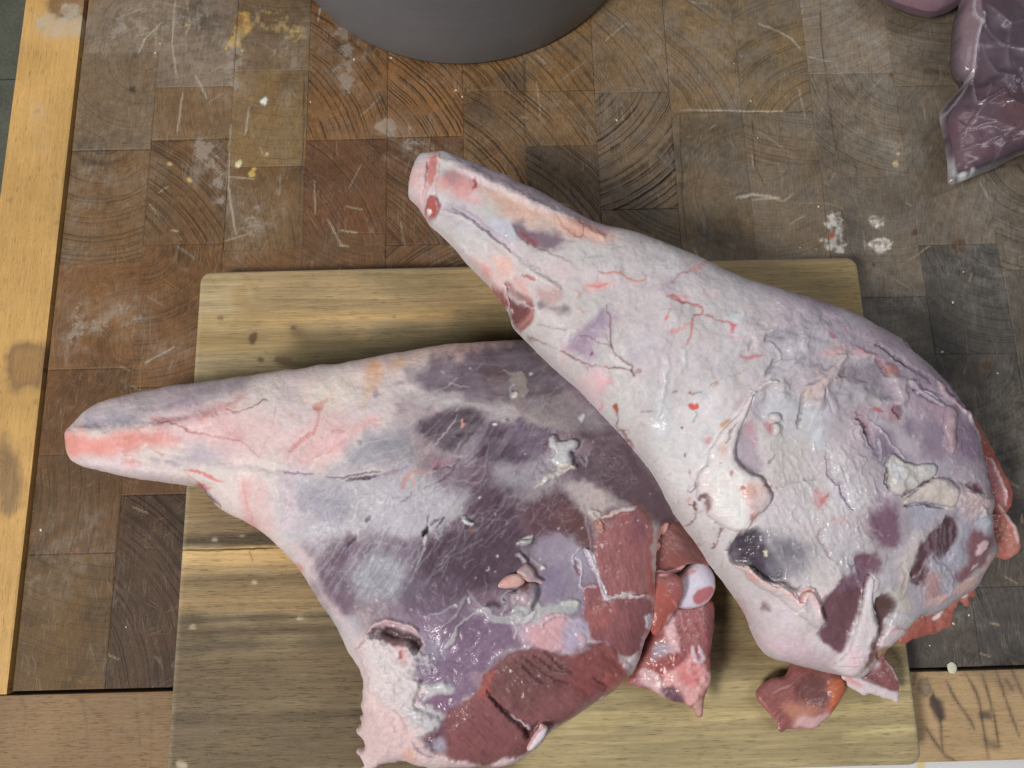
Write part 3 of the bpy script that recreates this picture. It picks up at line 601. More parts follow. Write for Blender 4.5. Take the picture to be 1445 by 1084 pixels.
def plank(y0,y1,first,last):
    x0,x1=bx0,bx1; st=0.001; nx=int((x1-x0)/st); ny=int((y1-y0)/st)
    # edges are sampled finer so the round-over reads
    xs=np.unique(np.r_[np.linspace(x0,x0+0.006,13),np.linspace(x0+0.006,x1-0.006,nx),np.linspace(x1-0.006,x1,13)])
    yy=[np.linspace(y0,y0+0.006,13),np.linspace(y0+0.006,y1-0.006,ny),np.linspace(y1-0.006,y1,13)]; ys=np.unique(np.concatenate(yy))
    X,Y=np.meshgrid(xs,ys); cx,cy=(bx0+bx1)/2,(by0+by1)/2; hx,hy=(bx1-bx0)/2,(by1-by0)/2; R=0.0075
    ax=np.abs(X-cx)-(hx-R); ay=np.abs(Y-cy)-(hy-R); co=(ax>0)&(ay>0); L=np.hypot(ax,ay); k=np.where(co&(L>R),R/np.maximum(L,1e-9),1.0)
    X=np.where(co&(L>R),cx+np.sign(X-cx)*((hx-R)+ax*k),X); Y=np.where(co&(L>R),cy+np.sign(Y-cy)*((hy-R)+ay*k),Y)
    ax=np.abs(X-cx)-(hx-R); ay=np.abs(Y-cy)-(hy-R); d=np.where((ax>0)&(ay>0),R-np.hypot(ax,ay),np.minimum(R-ax,R-ay)); d=np.clip(d,0,1)
    r=0.0035; Z=BT-np.where(d<r,r-np.sqrt(np.maximum(r*r-(r-d)**2,0)),0)*0.8
    if not first: Z=Z-np.where(np.abs(Y-y1)<1e-9,0.0003,0)
    if not last: Z=Z-np.where(np.abs(Y-y0)<1e-9,0.0003,0)
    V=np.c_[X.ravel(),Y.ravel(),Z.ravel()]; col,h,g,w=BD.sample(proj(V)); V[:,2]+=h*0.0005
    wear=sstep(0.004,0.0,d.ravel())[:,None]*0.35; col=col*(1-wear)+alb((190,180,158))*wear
    i=np.arange(X.size).reshape(X.shape); Q=np.c_[i[:-1,:-1].ravel(),i[:-1,1:].ravel(),i[1:,1:].ravel(),i[1:,:-1].ravel()]
    loop=np.r_[i[0,:-1],i[:-1,-1],i[-1,:0:-1],i[:0:-1,0]]; n=len(V); B=V[loop].copy(); B[:,2]=0.0009; m=len(loop); kk=np.arange(m); k2=(kk+1)%m
    Q=np.vstack([Q,np.c_[n+kk,n+k2,loop[k2],loop[kk]]]); V=np.vstack([V,B]); src=np.r_[np.arange(n),loop]
    me=mesh_np('board_plank',V,Q); set_attr(me,"col",col[src]); set_attr(me,"white",w[src]); return link('board_plank',me,BOARD,board)
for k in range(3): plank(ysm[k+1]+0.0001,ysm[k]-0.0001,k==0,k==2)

# ------------------------------------------------------------------ dark metal pot at the top edge
q=unproj(P(650,95,470,32,832,28)); A=2*(q[1:,:2]-q[0,:2]); b=(q[1:,:2]**2).sum(1)-(q[0,:2]**2).sum(); pcx,pcy=np.linalg.solve(A,b); pr=float(np.hypot(q[0,0]-pcx,q[0,1]-pcy))
pr=min(max(pr,0.10),0.16); pcy=float(q[0,1])+pr; 
pot=thing('metal_pot','dark grey brushed metal pot with a plain curved wall cut off by the top edge','pot',(pcx,pcy,0))
def lathe(name,prof_,n,mat,parent,c):
    pr_=np.asarray(prof_,float); m=len(pr_); a=np.linspace(0,2*np.pi,n,endpoint=False); V=np.array([[c[0]+r*math.cos(t_),c[1]+r*math.sin(t_),z] for t_ in a for r,z in pr_])
    Q=[(i*m+j,((i+1)%n)*m+j,((i+1)%n)*m+j+1,i*m+j+1) for i in range(n) for j in range(m-1)]
    return link(name,mesh_np(name,V,Q),mat,parent)
mP,ntP=newmat("dark_brushed_metal"); t=NT(ntP); tc=t.n('ShaderNodeTexCoord'); p=tc.outputs['Object']
n1=t.noise(t.mapv(p,(40,40,1400)),1,3); n2=t.noise(p,900,3); n3=t.noise(p,25,3); f=t.m('ADD',0.62,t.m('ADD',t.m('MULTIPLY',n1,0.25),t.m('ADD',t.m('MULTIPLY',n2,0.28),t.m('MULTIPLY',n3,0.25))))
rgb=t.n('ShaderNodeRGB'); rgb.outputs[0].default_value=(*alb((118,120,126)),1); t.principled(t.scale(rgb.outputs[0],f),t.m('ADD',0.34,t.m('MULTIPLY',n2,0.2)),t.bump(n2,0.25,0.0005),Metallic=0.15,Specular_IOR_Level=0.4)
H=0.15
lathe('pot_wall',[(0.0005,0.0006),(pr-0.004,0.0006),(pr-0.0012,0.0016),(pr,0.005),(pr+0.0015,0.03),(pr+0.003,0.09),(pr+0.004,H),(pr+0.0015,H+0.001),(pr+0.0008,H-0.004),(pr-0.002,0.012),(pr-0.008,0.006),(0.0005,0.005)],160,mP,pot,(pcx,pcy))
tor=[(pr+0.0035+0.0028*math.cos(a),H+0.0016+0.0028*math.sin(a)) for a in np.linspace(0,2*np.pi,13)]
lathe('pot_rim',tor,160,mP,pot,(pcx,pcy))

# ------------------------------------------------------------------ vacuum pouches with dark meat, top right corner
mF,ntF=newmat("clear_pouch_film"); t=NT(ntF); p=t.pos(); hz=t.attr("gloss"); c=t.attr("col",True); n1=t.noise(p,120,3); nb=t.bump(t.noise(t.mapr(p,0.5,(22,60,40)),1,2),0.22,0.004)
df=t.n('ShaderNodeBsdfDiffuse'); t.l(c,df.inputs[0]); tr=t.n('ShaderNodeBsdfTransparent'); gl=t.n('ShaderNodeBsdfGlossy'); gl.inputs['Roughness'].default_value=0.24; t.l(nb,gl.inputs['Normal'])
m1=t.n('ShaderNodeMixShader'); t.l(t.m('MULTIPLY',hz,t.m('ADD',0.75,t.m('MULTIPLY',n1,0.5))),m1.inputs[0]); t.l(tr.outputs[0],m1.inputs[1]); t.l(df.outputs[0],m1.inputs[2])
fr=t.n('ShaderNodeFresnel'); fr.inputs[0].default_value=1.45; t.l(nb,fr.inputs[1]); m2=t.n('ShaderNodeMixShader'); t.l(t.m('ADD',t.m('MULTIPLY',fr.outputs[0],0.9),0.02),m2.inputs[0]); t.l(m1.outputs[0],m2.inputs[1]); t.l(gl.outputs[0],m2.inputs[2]); o=t.n('ShaderNodeOutputMaterial'); t.l(m2.outputs[0],o.inputs[0])
FV=Cv((168,148,162),0.17)
FV.poly(P(1352,-20,1378,-20,1384,20,1380,70,1375,110,1368,118,1356,108,1352,60),(176,152,162),4,1,2,1.0,0.52); FV.line(P(1376,-10,1372,20,1386,34,1386,20,1378,60,1372,120),3,(206,196,208),1.5,1,1.2,.7)
FV.line(P(1362,117,1345,135,1329,156,1328,172,1336,205,1342,235,1346,255),4,(190,184,192),1.5,1,0.8,.62); FV.line(P(1370,112,1352,140,1336,160,1330,175),2.5,(180,172,184),1.2,1,.5,.5); FV.poly(P(1334,205,1342,212,1350,240,1350,256,1337,258,1336,232),(200,198,204),3,1,2,0,.66)
FV.line(P(1340,254,1380,246,1410,234,1450,218,1500,198),12,(190,190,190),3,1,0.4,.34); FV.line(P(1340,259,1380,251,1410,239,1450,221,1500,200),3,(214,214,216),1.2,1,0,.6); FV.dab(1359,249,7,6,-20,(220,224,232),2,1,0,.75); FV.dab(1372,242,4,6,20,(220,224,232),2,1,0,.6)
FV.line(P(1372,120,1376,145,1392,142,1412,132,1420,150,1440,158,1480,165),3,(176,160,172),1.5,1,2.2,.5); FV.line(P(1408,130,1414,145,1440,160),4,(186,168,178),2,1,1.5,.5); FV.line(P(1420,100,1430,130,1438,98,1445,130),3,(196,196,210),1.5,1,1.8,.5)
FV.poly(P(1378,150,1445,170,1445,110,1400,110),(150,130,146),10,1,4,3,.16)
for a_,w_,h_ in [(P(1380,20,1410,60,1445,70),2,1.6),(P(1384,60,1400,100,1440,120),2.5,1.8),(P(1390,5,1425,30,1450,25),2,1.4),(P(1345,170,1370,180,1400,172,1440,185),1.8,1.2),(P(1350,215,1390,200,1440,178),1.8,1.2),(P(1400,235,1420,200,1445,195),1.6,1.0),(P(1395,120,1380,160,1350,200),2,1.5),(P(1430,20,1420,80,1430,110),2,1.6)]: FV.line(a_,w_,(180,164,178),2.2,1,h_*.55,.22)
FV.lump(P(1330,120,1445,120,1445,250,1340,250),26,1.6,0,8); FV.lump(P(1370,-40,1500,-40,1500,150,1372,120),40,3,0,8)
DM=Cv((88,60,71),0.3); DM.poly(P(1380,20,1500,20,1500,110,1390,120),(84,68,82),14,.8,6); DM.poly(P(1340,160,1440,175,1445,205,1360,235),(104,66,80),8,.8,6); DM.poly(P(1225,-60,1390,-60,1370,18,1310,22,1240,0),(128,92,104),8,1,6); DM.line(P(1250,2,1300,12,1340,4),6,(150,116,124),4,.6); DM.poly(P(1420,130,1470,150,1470,190,1430,190),(98,62,60),10,.7,6); DM.fib(P(1330,-50,1500,-50,1500,240,1340,240),70,0.15,40,5)
pl=(0.019,0,0)
mpx=P(1364,-80,1366,0,1362,60,1368,118,1348,150,1338,172,1343,205,1350,240,1400,226,1445,208,1530,180,1540,-80)
fpx=P(1352,-85,1354,0,1344,35,1341,90,1350,112,1360,117,1345,135,1328,155,1326,170,1333,205,1337,235,1338,258,1346,260,1400,239,1445,217,1545,185,1555,-85)
b=blob('meat_cut',mpx,pl,0.024,0.62,0.017,0.62,MEAT,None,DM,0.0011,0.0022,240,1.0,9,4,False,0.002); tag(b,'dark purple red cut of meat sealed inside the nearer clear pouch, lower one at right','meat')
b=blob('vacuum_pouch',fpx,pl,0.027,0.66,0.0178,0.66,mF,None,FV,0.0011,0.0012,260,0.5,9,5,False,0.0015); tag(b,'clear crumpled plastic pouch with a white sealed lower edge, right of the pot','plastic pouch')
mpx2=P(1222,-95,1238,-20,1255,-2,1285,10,1318,16,1348,2,1362,-25,1366,-95); fpx2=P(1212,-100,1230,-14,1246,2,1278,16,1312,24,1344,14,1362,-6,1376,-40,1380,-100)
b=blob('meat_cut',mpx2,pl,0.022,0.7,0.0165,0.7,MEAT,None,DM,0.0012,0.0022,200,1.0,9,6,False,0.002); tag(b,'pinkish purple piece of meat in the upper pouch, half out of the top edge','meat')
FV2=Cv((176,150,164),0.2)
b=blob('vacuum_pouch',fpx2,pl,0.025,0.72,0.0178,0.72,mF,None,FV2,0.0012,0.0012,200,0.5,9,7,False,0.0012); tag(b,'rounded plastic pouch end behind the sealed one, cut off by the top edge','plastic pouch')
# ================================================================== first lamb leg (lower left)
L1=Cv((208,195,194),0.34); L1.la=0.88; L1.ls=0.35; L1.g[:]=0.18
c2=C(560,560,5.16); c3=C(700,640,5.16); c4=C(440,620,5.16); c5=C(600,760,5.16); c6=C(480,874,5.16); c7=C(700,874,4.516); cS=C(80,460,3.6125); cM=C(400,460,3.6125); cL=C(420,740,3.15); cR=C(720,680,3.011)
# shank
L1.poly(cS(100,500,150,430,240,390,380,330,560,290,800,268,1000,258,960,300,880,350,760,400,620,450,480,470,300,505,180,520),(178,166,172),15,1,6)
L1.poly(cS(620,330,780,280,960,280,920,330,820,380,680,420,560,430,560,370),(156,142,152),16,.8,8); L1.poly(cS(160,470,300,440,440,450,420,490,280,505,160,510),(152,146,158),8,.8,6); L1.poly(cS(300,300,520,270,800,255,800,275,520,305,330,345),(164,152,164),5,.7,3)
L1.fib(cS(100,500,240,390,560,290,900,268,880,350,620,450,300,505),-14,.13,50,5)
L1.poly(cS(40,560,90,545,170,580,300,570,430,545,520,545,640,560,600,600,480,610,380,640,240,665,140,665,70,650,45,610),(218,150,144),14,1,7,dh=.6); L1.poly(cS(200,590,330,580,460,550,560,545,560,580,440,600,300,630,200,640),(204,136,128),13,.75,8); L1.poly(cS(42,560,80,545,110,570,100,640,70,650,45,610),(208,142,134),9,.8,3)
L1.poly(cS(520,490,760,420,900,440,960,560,860,590,640,570,520,540),(214,178,184),18,.8,8); L1.poly(cS(740,430,830,390,930,380,900,430,800,470,740,480),(202,146,144),12,.85,8); L1.poly(cS(480,470,560,465,680,465,640,480,540,500),(190,128,136),4,.6,3)
L1.poly(cS(900,540,960,560,960,600,880,590),(196,128,128),8,.7,5)
L1.dab(187,655,14,7,5,(204,138,134),4,.85,-.3,warp=2); L1.dab(188,655,8,3.5,5,(212,160,156),3,.8)
L1.poly(cS(620,680,740,620,900,600,960,650,900,690,740,700),(172,162,174),12,.8,7); L1.poly(cS(480,680,560,680,620,715,560,710),(158,142,160),4,.7,3); L1.poly(cS(80,690,300,690,480,720,640,790,600,800,400,780,220,745),(208,190,200),10,.7,5)
V=(160,74,74)
L1.line(cS(520,490,590,495,650,520,720,545,800,565,880,572,960,590),[2,1.4,1.2,1.5,2,3,2],V,1,.9,-.25); L1.line(cS(960,590,990,630,1030,670),1.6,V,1,.75); L1.line(cS(1030,670,1060,610,1100,500,1115,400),1.3,(176,120,124),1,.6); L1.line(cS(860,430,900,440,960,432,1020,405,1050,380,1080,378),1.5,(128,58,58),.9,.9,-.2)
L1.line(cS(650,735,720,745,780,775,850,797),[1,4,3,1],(204,96,88),1.5,.9,-.3); L1.line(cS(640,735,720,800,800,830),1.2,(190,120,126),1,.5); L1.line(cS(480,625,540,665),1.6,(196,120,126),1,.7)
L1.line(P(98,612,160,612,230,605,300,590),12,None,9,1,1.5); L1.line(P(105,598,170,592,250,585,340,560),8,None,6,1,-.45); L1.line(P(180,640,250,640,320,650,400,665),9,None,7,1,-1.0); L1.line(P(130,655,220,668,300,680),8,None,5,1,1.0)
# knuckle above the board edge and its purple notch
L1.poly(cS(715,810,740,815,800,880,830,930,800,915,750,870),(110,78,96),3,.9,2,dh=-1.5); L1.line(cS(760,840,790,880,825,915),1.5,(190,170,190),1,.7,.4); L1.line(cS(715,805,740,820,780,835),2,(200,90,90),1,.8)
L1.poly(cS(920,780,960,790,975,850,960,900,990,1000,1030,1050,990,1040,950,960,930,860),(208,160,158),8,.75,5); L1.line(cS(945,800,960,880,985,960,1000,1040),2,(198,120,116),2,.6); L1.lump(cS(760,830,1150,830,1200,1080,1000,1080),10,.5,.07)
# bright fat field of the stifle
L1.poly(cM(0,250,180,215,420,195,520,200,560,280,480,350,520,420,420,500,300,560,120,640,0,640),(206,190,192),16,1,8); L1.poly(cM(420,190,600,140,800,95,980,80,1000,110,860,160,700,190,600,240,520,230),(206,184,178),9,.9,6); L1.poly(cM(800,100,960,80,1100,85,1000,130,880,150),(176,142,138),10,.8,7)
L1.poly(cM(415,215,480,190,500,240,480,320,450,350,415,330,405,280),(208,156,118),7,.85,6); L1.poly(cM(540,180,600,160,600,200,550,205),(206,164,130),6,.6,5); L1.poly(cM(405,330,420,330,415,420,398,415),(206,178,150),6,.5,4); L1.dab(530,557,5,4,0,(128,126,150),4,.8)
L1.poly(cM(155,405,235,352,215,410,185,450),(186,92,84),2.5,.92,3,dh=-.4); L1.line(cM(185,450,180,500,130,560,75,600,30,640),[2,2,4,5,3],(184,92,86),1.6,.9,-.5); L1.line(cM(150,535,90,580),2.5,(150,60,58),1,.7); L1.line(cM(25,645,15,690,30,730),2,(184,150,172),2,.6); L1.line(cM(80,410,120,390,130,365),2,(204,158,136),2,.7); L1.dab(411,586,4,2,10,(204,150,130),2,.7)
L1.poly(cM(240,540,290,535,350,545,310,552),(186,92,90),2,.9,2); L1.poly(cM(350,530,420,470,490,450,480,500,400,550),(216,160,160),9,.8,6); L1.poly(cM(150,600,260,560,380,560,330,620,220,660,100,700),(216,178,182),10,.8,6); L1.line(cM(230,640,280,605,320,590),2.5,(196,126,128),1.5,.7); L1.line(cM(105,710,150,680,250,640),2,(204,170,140),2,.6); L1.line(cM(150,690,220,655,260,640),1,(236,214,190),.8,.8,.3); L1.dab(506,626,4,3,30,(206,180,160),1.5,.9,.7)
L1.poly(P(545,625,600,580,650,545,720,518,800,498,980,560,980,720,900,740,850,760,850,850,760,900,600,930,500,890,440,815,430,750,530,690,560,650),(136,119,131),34,1,14)
L1.poly(P(560,860,620,850,760,850,840,800,850,880,760,930,640,960,560,930),(140,124,142),14,1,8)
L1.poly(P(395,640,430,600,470,570,500,590,490,640,440,660),(216,176,176),14,.55,8); L1.poly(P(290,600,360,580,400,610,370,650,310,640),(218,182,182),14,.5,8); L1.poly(P(330,690,370,680,390,740,370,760,345,735),(212,170,172),10,.5,7); L1.poly(P(430,540,500,525,540,535,500,570,450,575),(220,206,196),14,.6,8)
# grey silverskin bands
L1.poly(cM(380,560,520,530,640,540,700,560,700,640,640,700,460,720,340,740,260,730,300,680),(160,156,166),16,.95,8); L1.poly(cM(430,570,560,550,680,600,640,660,480,640),(142,138,150),14,.7,8); L1.poly(cM(0,760,300,770,560,740,640,700,720,760,700,860,640,960,420,1084,0,1084),(180,176,184),18,.95,9); L1.poly(cM(120,840,300,820,340,900,260,1000,120,960),(152,148,162),14,.75,9); L1.poly(cM(0,760,60,760,80,1000,0,1000),(202,186,196),10,.7,6)
L1.poly(cM(500,800,760,820,920,860,960,880,900,960,760,1084,560,1084,480,960),(184,180,190),14,.9,8)
L1.fib(cM(0,560,640,540,960,860,900,960,560,1084,0,1084),-52,.10,60,3.5,.25); L1.fib(cM(380,540,720,540,700,720,340,740),-12,.10,60,5)
# dark thigh muscles under thin skin
DK=(92,78,90)
L1.poly(cM(560,380,600,360,680,370,640,430,600,440,560,420),(142,122,140),12,.7,6); L1.poly(cM(620,280,680,230,780,170,950,128,1100,95,1260,95,1450,320,1450,500,1300,450,1150,415,1050,400,900,375,740,330),(112,99,110),16,1,10); L1.poly(cM(1000,120,1260,100,1450,320,1450,440,1250,390,1100,370,1020,280),(92,84,90),20,.9,10); L1.poly(cM(1040,270,1140,260,1110,350,1060,340),(104,78,74),10,.6,8)
L1.poly(cM(640,240,800,200,860,260,760,300,680,320),(138,128,140),14,.7,10)
L1.poly(cM(540,330,700,335,860,370,1010,390,1180,420,1300,460,1445,490,1445,540,1250,500,1100,470,980,430,880,410,720,400,600,370),(178,170,172),11,.9,8); L1.poly(cM(1170,410,1300,440,1445,480,1380,500,1220,470),(176,154,146),9,.6,8)
L1.poly(c2(150,210,240,130,330,95,460,95,560,110,610,160,590,230,520,300,440,380,340,380,230,340,170,300),DK,9,1,7); L1.poly(c2(430,190,560,110,610,150,560,260,440,380,330,380,360,300),(76,64,74),9,.9,7); L1.poly(c2(160,290,230,330,200,380,165,340),(140,110,120),7,.7,5)
L1.poly(c2(630,250,720,190,830,210,900,190,1060,240,1100,300,1060,400,900,470,760,500,600,490,550,450,600,360),(98,84,100),12,1,9); L1.poly(c2(640,260,750,230,830,290,850,400,780,480,640,470,600,410),(82,68,84),12,.85,8); L1.poly(c2(880,220,1000,220,1060,300,960,400,880,360),(114,100,120),10,.7,8)
L1.poly(c2(480,560,560,500,700,520,900,560,1000,640,960,740,880,800,940,1000,1000,1084,360,1084,420,900,470,850,520,760,540,660),(104,84,100),14,1,9); L1.poly(c2(540,640,760,600,940,700,900,820,960,1000,900,1084,500,1084,480,880,540,760),(88,70,82),14,.85,9); L1.poly(c2(800,640,900,630,900,690,800,720),(84,72,92),9,.8,6)
L1.poly(c2(460,860,530,720,480,700,380,820,360,900,420,890),(168,162,168),6,.8,5)
L1.poly(c5(0,60,180,0,640,0,760,80,740,200,560,260,480,360,360,380,240,420,100,420,0,400),(90,74,86),16,1,8); L1.poly(c5(120,60,500,60,560,240,420,330,200,380,60,300),(80,66,76),20,.7,10)
# lower left purple stripes
L1.poly(c4(240,720,300,700,400,760,540,760,620,740,760,760,780,840,760,940,640,1000,420,1084,30,1084,40,1000,100,900,180,800),(124,108,126),12,1,9); L1.poly(c4(240,720,300,720,240,860,120,980,40,1040,60,960,160,830),(102,80,98),7,.9,6); L1.poly(c4(340,780,480,770,620,800,560,880,420,900,330,860),(106,90,108),10,.7,9); L1.poly(c4(380,880,560,860,760,920,640,1020,480,1084,300,1060),(156,154,166),14,.85,10); L1.poly(c4(780,760,1000,740,1160,700,1445,760,1445,1084,760,1084,740,980,800,880),(88,72,84),16,.9,9)
L1.poly(cL(90,230,190,170,300,250,280,340,190,400,130,370),(112,96,112),9,.9,8); L1.poly(cL(240,200,460,200,560,300,420,350,300,330,250,280),(152,150,162),13,.85,9); L1.poly(cL(130,370,200,420,280,400,250,560,180,480),(168,166,176),10,.8,7); L1.poly(cL(470,260,700,240,760,300,700,380,500,410),(102,86,104),14,.8,9)
L1.fib(c4(30,700,1445,700,1445,1084,30,1084),-55,.16,60,3,.2); L1.fib(c2(150,100,1445,200,1445,900,400,1084,200,800),-48,.16,60,3.2,.2); L1.fib(cM(560,100,1445,100,1445,480,560,400),-8,.14,80,4)
L1.fib(c2(150,180,1100,150,1100,900,480,1084,150,400),-50,.20,60,3.5,0,20,(160,152,162)); L1.fib(c4(20,700,900,740,760,1084,20,1084),-57,.36,50,3.5,0,16,(172,168,178)); L1.fib(cM(620,130,1300,120,1400,480,640,380),-12,.14,80,4,0,18,(150,144,152))
# lower lavender sheet
L1.poly(c6(330,60,420,20,560,0,820,0,1200,-60,1320,0,1300,120,1180,240,1080,360,1010,460,980,560,880,620,800,690,700,680,640,640,560,600,560,560,680,540,690,500,560,450,570,330,580,200,540,100),(132,110,134),10,1,7,gl=.6); L1.poly(c6(540,130,640,120,760,200,700,330,600,400,570,280),(150,142,160),12,.8,8); L1.poly(c6(780,0,960,-20,1060,60,960,160,820,140),(112,92,114),12,.6,8); L1.fib(c6(540,0,1300,0,1000,500,600,680),-35,.10,50,3); L1.fib(c6(730,250,880,250,860,420,720,420),-4,.3,22,3,.3)
L1.poly(c6(580,590,680,540,800,520,860,600,780,680,680,680),(128,96,124),6,.8,4)
# blue-violet sheen patch
L1.poly(c3(250,700,330,620,470,580,580,610,660,700,700,850,620,980,650,1084,260,1084,300,940,360,830,300,760),(150,138,156),15,1,7,gl=.5); L1.poly(c3(380,860,480,820,500,1000,420,1084,340,1000),(132,118,146),15,.7,8); L1.poly(c3(480,640,580,640,640,760,600,900,520,820),(160,152,168),10,.7,7)
# brown muscle at the fold
L1.poly(c3(220,380,300,280,400,230,520,280,600,380,650,520,690,640,680,720,560,590,440,570,300,590,240,560,210,470),(98,74,82),9,1,6,gl=.45); L1.poly(c3(430,420,590,380,640,500,680,640,640,680,560,560,440,520),(112,82,80),9,.8,6)
L1.poly(c3(560,0,860,0,1000,40,1160,300,1200,400,1000,380,900,260,780,200,600,180,520,120),(92,78,86),12,1,8); L1.poly(c3(860,100,1000,60,1160,300,1200,400,1010,360,930,260),(82,66,72),9,.8,6)
L1.poly(c3(380,210,520,180,760,220,890,240,890,290,960,340,1020,390,900,390,830,400,760,470,690,460,640,400,560,320,480,270),(172,162,164),9,1,7,dh=.6); L1.poly(c3(640,270,860,260,860,350,720,400),(182,166,166),9,.6,7); L1.poly(c3(360,0,560,0,500,120,380,240,260,300,120,280,0,220,0,60,200,100),(158,152,160),14,.85,10)
L1.fib(c3(0,0,700,0,900,300,760,450,300,280,0,260),-32,.16,60,3,.25)
L1.poly(P(770,560,840,590,900,650,960,740,925,738,890,712,850,690,838,640,800,610),(98,82,88),12,1,6,gl=.4); L1.poly(P(740,560,800,556,850,590,850,610,800,600,750,590),(140,130,134),9,.8,7); L1.line(c3(600,30,650,90,670,60,650,10),3,(150,140,148),2,.7,.4)  # first patch: dark muscle plus the upper leg's shadow painted in
L1.fib(P(480,560,820,520,860,640,640,760,450,800),-50,.15,55,9,.2,26,(168,160,168)); L1.fib(P(500,540,860,500,860,620,560,620),-14,.16,70,8,.2,20,(168,160,166))
# loose shiny shreds
SH=(190,190,194)
L1.poly(c2(1100,290,1150,280,1170,330,1300,310,1320,370,1260,410,1280,500,1180,520,1115,470,1150,400,1100,370),SH,1.6,.9,2,dh=1.1,gl=.75,smooth=False); L1.line(c2(1020,650,1090,590,1200,540,1290,510),[3,8,9,5],(198,194,190),2,.95,1.0,.7); L1.line(c2(1180,520,1230,500,1290,525),4,(214,202,190),1.2,.9,1,.7); L1.lump(c2(1010,660,1100,280,1320,310,1300,530),5,.9,.1,3)
L1.poly(c2(1330,160,1345,125,1370,130,1365,180,1340,190),(186,186,192),2,.95,1.5,dh=.9,gl=.6); L1.poly(c2(465,170,485,160,500,200,490,230,465,225),(196,148,140),1.2,.95,1,dh=.9,gl=.6); L1.poly(c2(465,868,500,890,530,910,570,915,560,935,540,940,490,930),(206,208,208),1,.97,1,dh=.9,gl=.6,smooth=False); L1.poly(c2(525,945,560,930,570,960,535,1005,520,985),(124,84,80),1.5,.8,1); L1.dab(698.5,600,2.6,2.2,0,(222,222,226),1,.95,.8); L1.dab(676,702,1.8,1.6,0,(214,204,206),.8,.9,.6); L1.dab(715,592.5,1.5,1.5,0,(40,34,40),1.2,.6)
L1.poly(c2(870,1060,930,1020,990,1000,1000,1030,960,1070,900,1075),(186,182,186),1.5,.95,1.5,dh=1.2,gl=.6)
L1.poly(cM(1165,255,1225,225,1235,290,1240,340,1195,380,1170,370,1185,310),(142,132,128),2.5,.85,2.5,dh=.8); L1.dab(727,558,5,4,0,(200,190,184),1.5,.85,.8,.6); L1.line(cM(1120,225,1150,240,1175,245),2,(146,140,140),1,.7,.4); L1.line(cM(1165,370,1160,320,1180,290),2.2,(164,160,166),1.2,.8,.4)
# cracks, tears
CR_=(58,44,54)
L1.line(cM(0,750,60,748,150,752),2,(122,84,110),1.5,.8,-.5); L1.line(cM(220,772,320,765,400,755,510,740),[1,1.4,2,1],(84,58,78),.9,.95,-.8); L1.line(cM(320,778,420,778,490,765),[2,4,1],(78,50,72),1,.95,-1); L1.line(cM(490,762,560,745,640,720),2.5,(150,132,156),2,.8); L1.line(cM(765,722,800,720,850,714),[1,3,1],(80,54,76),1,.95,-.9); L1.poly(cM(750,685,800,675,860,690,820,705,760,708),(178,130,142),5,.8,4)
L1.line(cM(590,840,620,790,650,745,700,740,750,748),[3,5,4,3,2],(196,138,126),2,.75); L1.poly(cM(640,770,670,760,680,820,655,830,635,800),(198,164,154),4,.7,3); L1.line(cM(715,835,770,810,800,795,850,750,860,735,900,680),[2,2.5,1.6,2,1.5,1],(96,84,96),1,.85,-.9); L1.line(cM(715,838,770,815,805,800),2,(196,194,200),1,.7,.5); L1.line(cM(695,690,760,620,830,540,890,460),1.6,(182,174,182),.8,.85,.5); L1.line(cM(690,700,740,650,780,610),1.5,(200,150,140),1,.6)
L1.poly(cM(650,560,760,620,870,640,900,680,850,670,760,660,690,680),(166,152,158),9,.7,7); L1.line(cM(875,650,890,610,910,580),3,(150,146,154),1,.8,.5); L1.line(cM(935,670,980,600,1030,510,1050,480),6,(134,128,142),4,.6)
L1.line(cM(600,900,640,870,660,840),1.6,(110,104,116),1,.7,-.4); L1.poly(c4(800,690,835,630,850,650,845,690,815,715),(48,36,42),1.3,.95,1.5,dh=-2); L1.line(c4(835,640,838,590,850,540),1.6,(60,48,54),.8,.8,-.6); L1.poly(c4(815,715,850,700,850,740,825,765,812,745),(192,190,192),1.5,.95,1.5,dh=1,gl=.5)
for a in [c4(880,620,890,590,910,580),c4(920,640,940,600,970,565),c4(900,600,930,570),c4(940,620,960,590,975,570)]: L1.line(a,2,CR_,1,.85,-.8); L1.line(a+P(1.2,1.2),1.2,(190,190,196),.8,.7,.5)
L1.line(c4(910,680,935,720,960,650),3,(160,158,166),1.5,.8,.6); L1.line(c4(770,920,800,840,825,770),1.8,(170,166,172),1,.8,.4); L1.line(c4(395,600,425,575,445,555),[4,5,1],(84,72,86),1.2,.8,-.8); L1.line(c4(260,780,300,740,330,710),[3,5,2],(76,56,72),1.5,.85,-.8); L1.line(c4(345,680,350,660,365,655),2.5,(206,206,210),.8,.9,.7); L1.line(c4(290,600,320,560,350,450,380,430),1.4,(206,206,204),.9,.8,.4); L1.line(c4(480,450,500,410,545,400,520,460,490,450),1.3,(204,206,198),.8,.8,.5); L1.line(c4(318,395,320,370,330,365),1.5,(212,212,212),.8,.8,.5); L1.line(c4(450,890,460,850),2,(196,194,200),1,.8,.4); L1.line(c4(610,800,640,760),2,(170,168,178),1,.7,.4)
L1.line(c4(10,155,60,130,100,100),1.2,(226,212,200),.8,.7,.3); L1.line(c4(170,340,120,420,80,440),1.5,(196,194,200),1,.5)
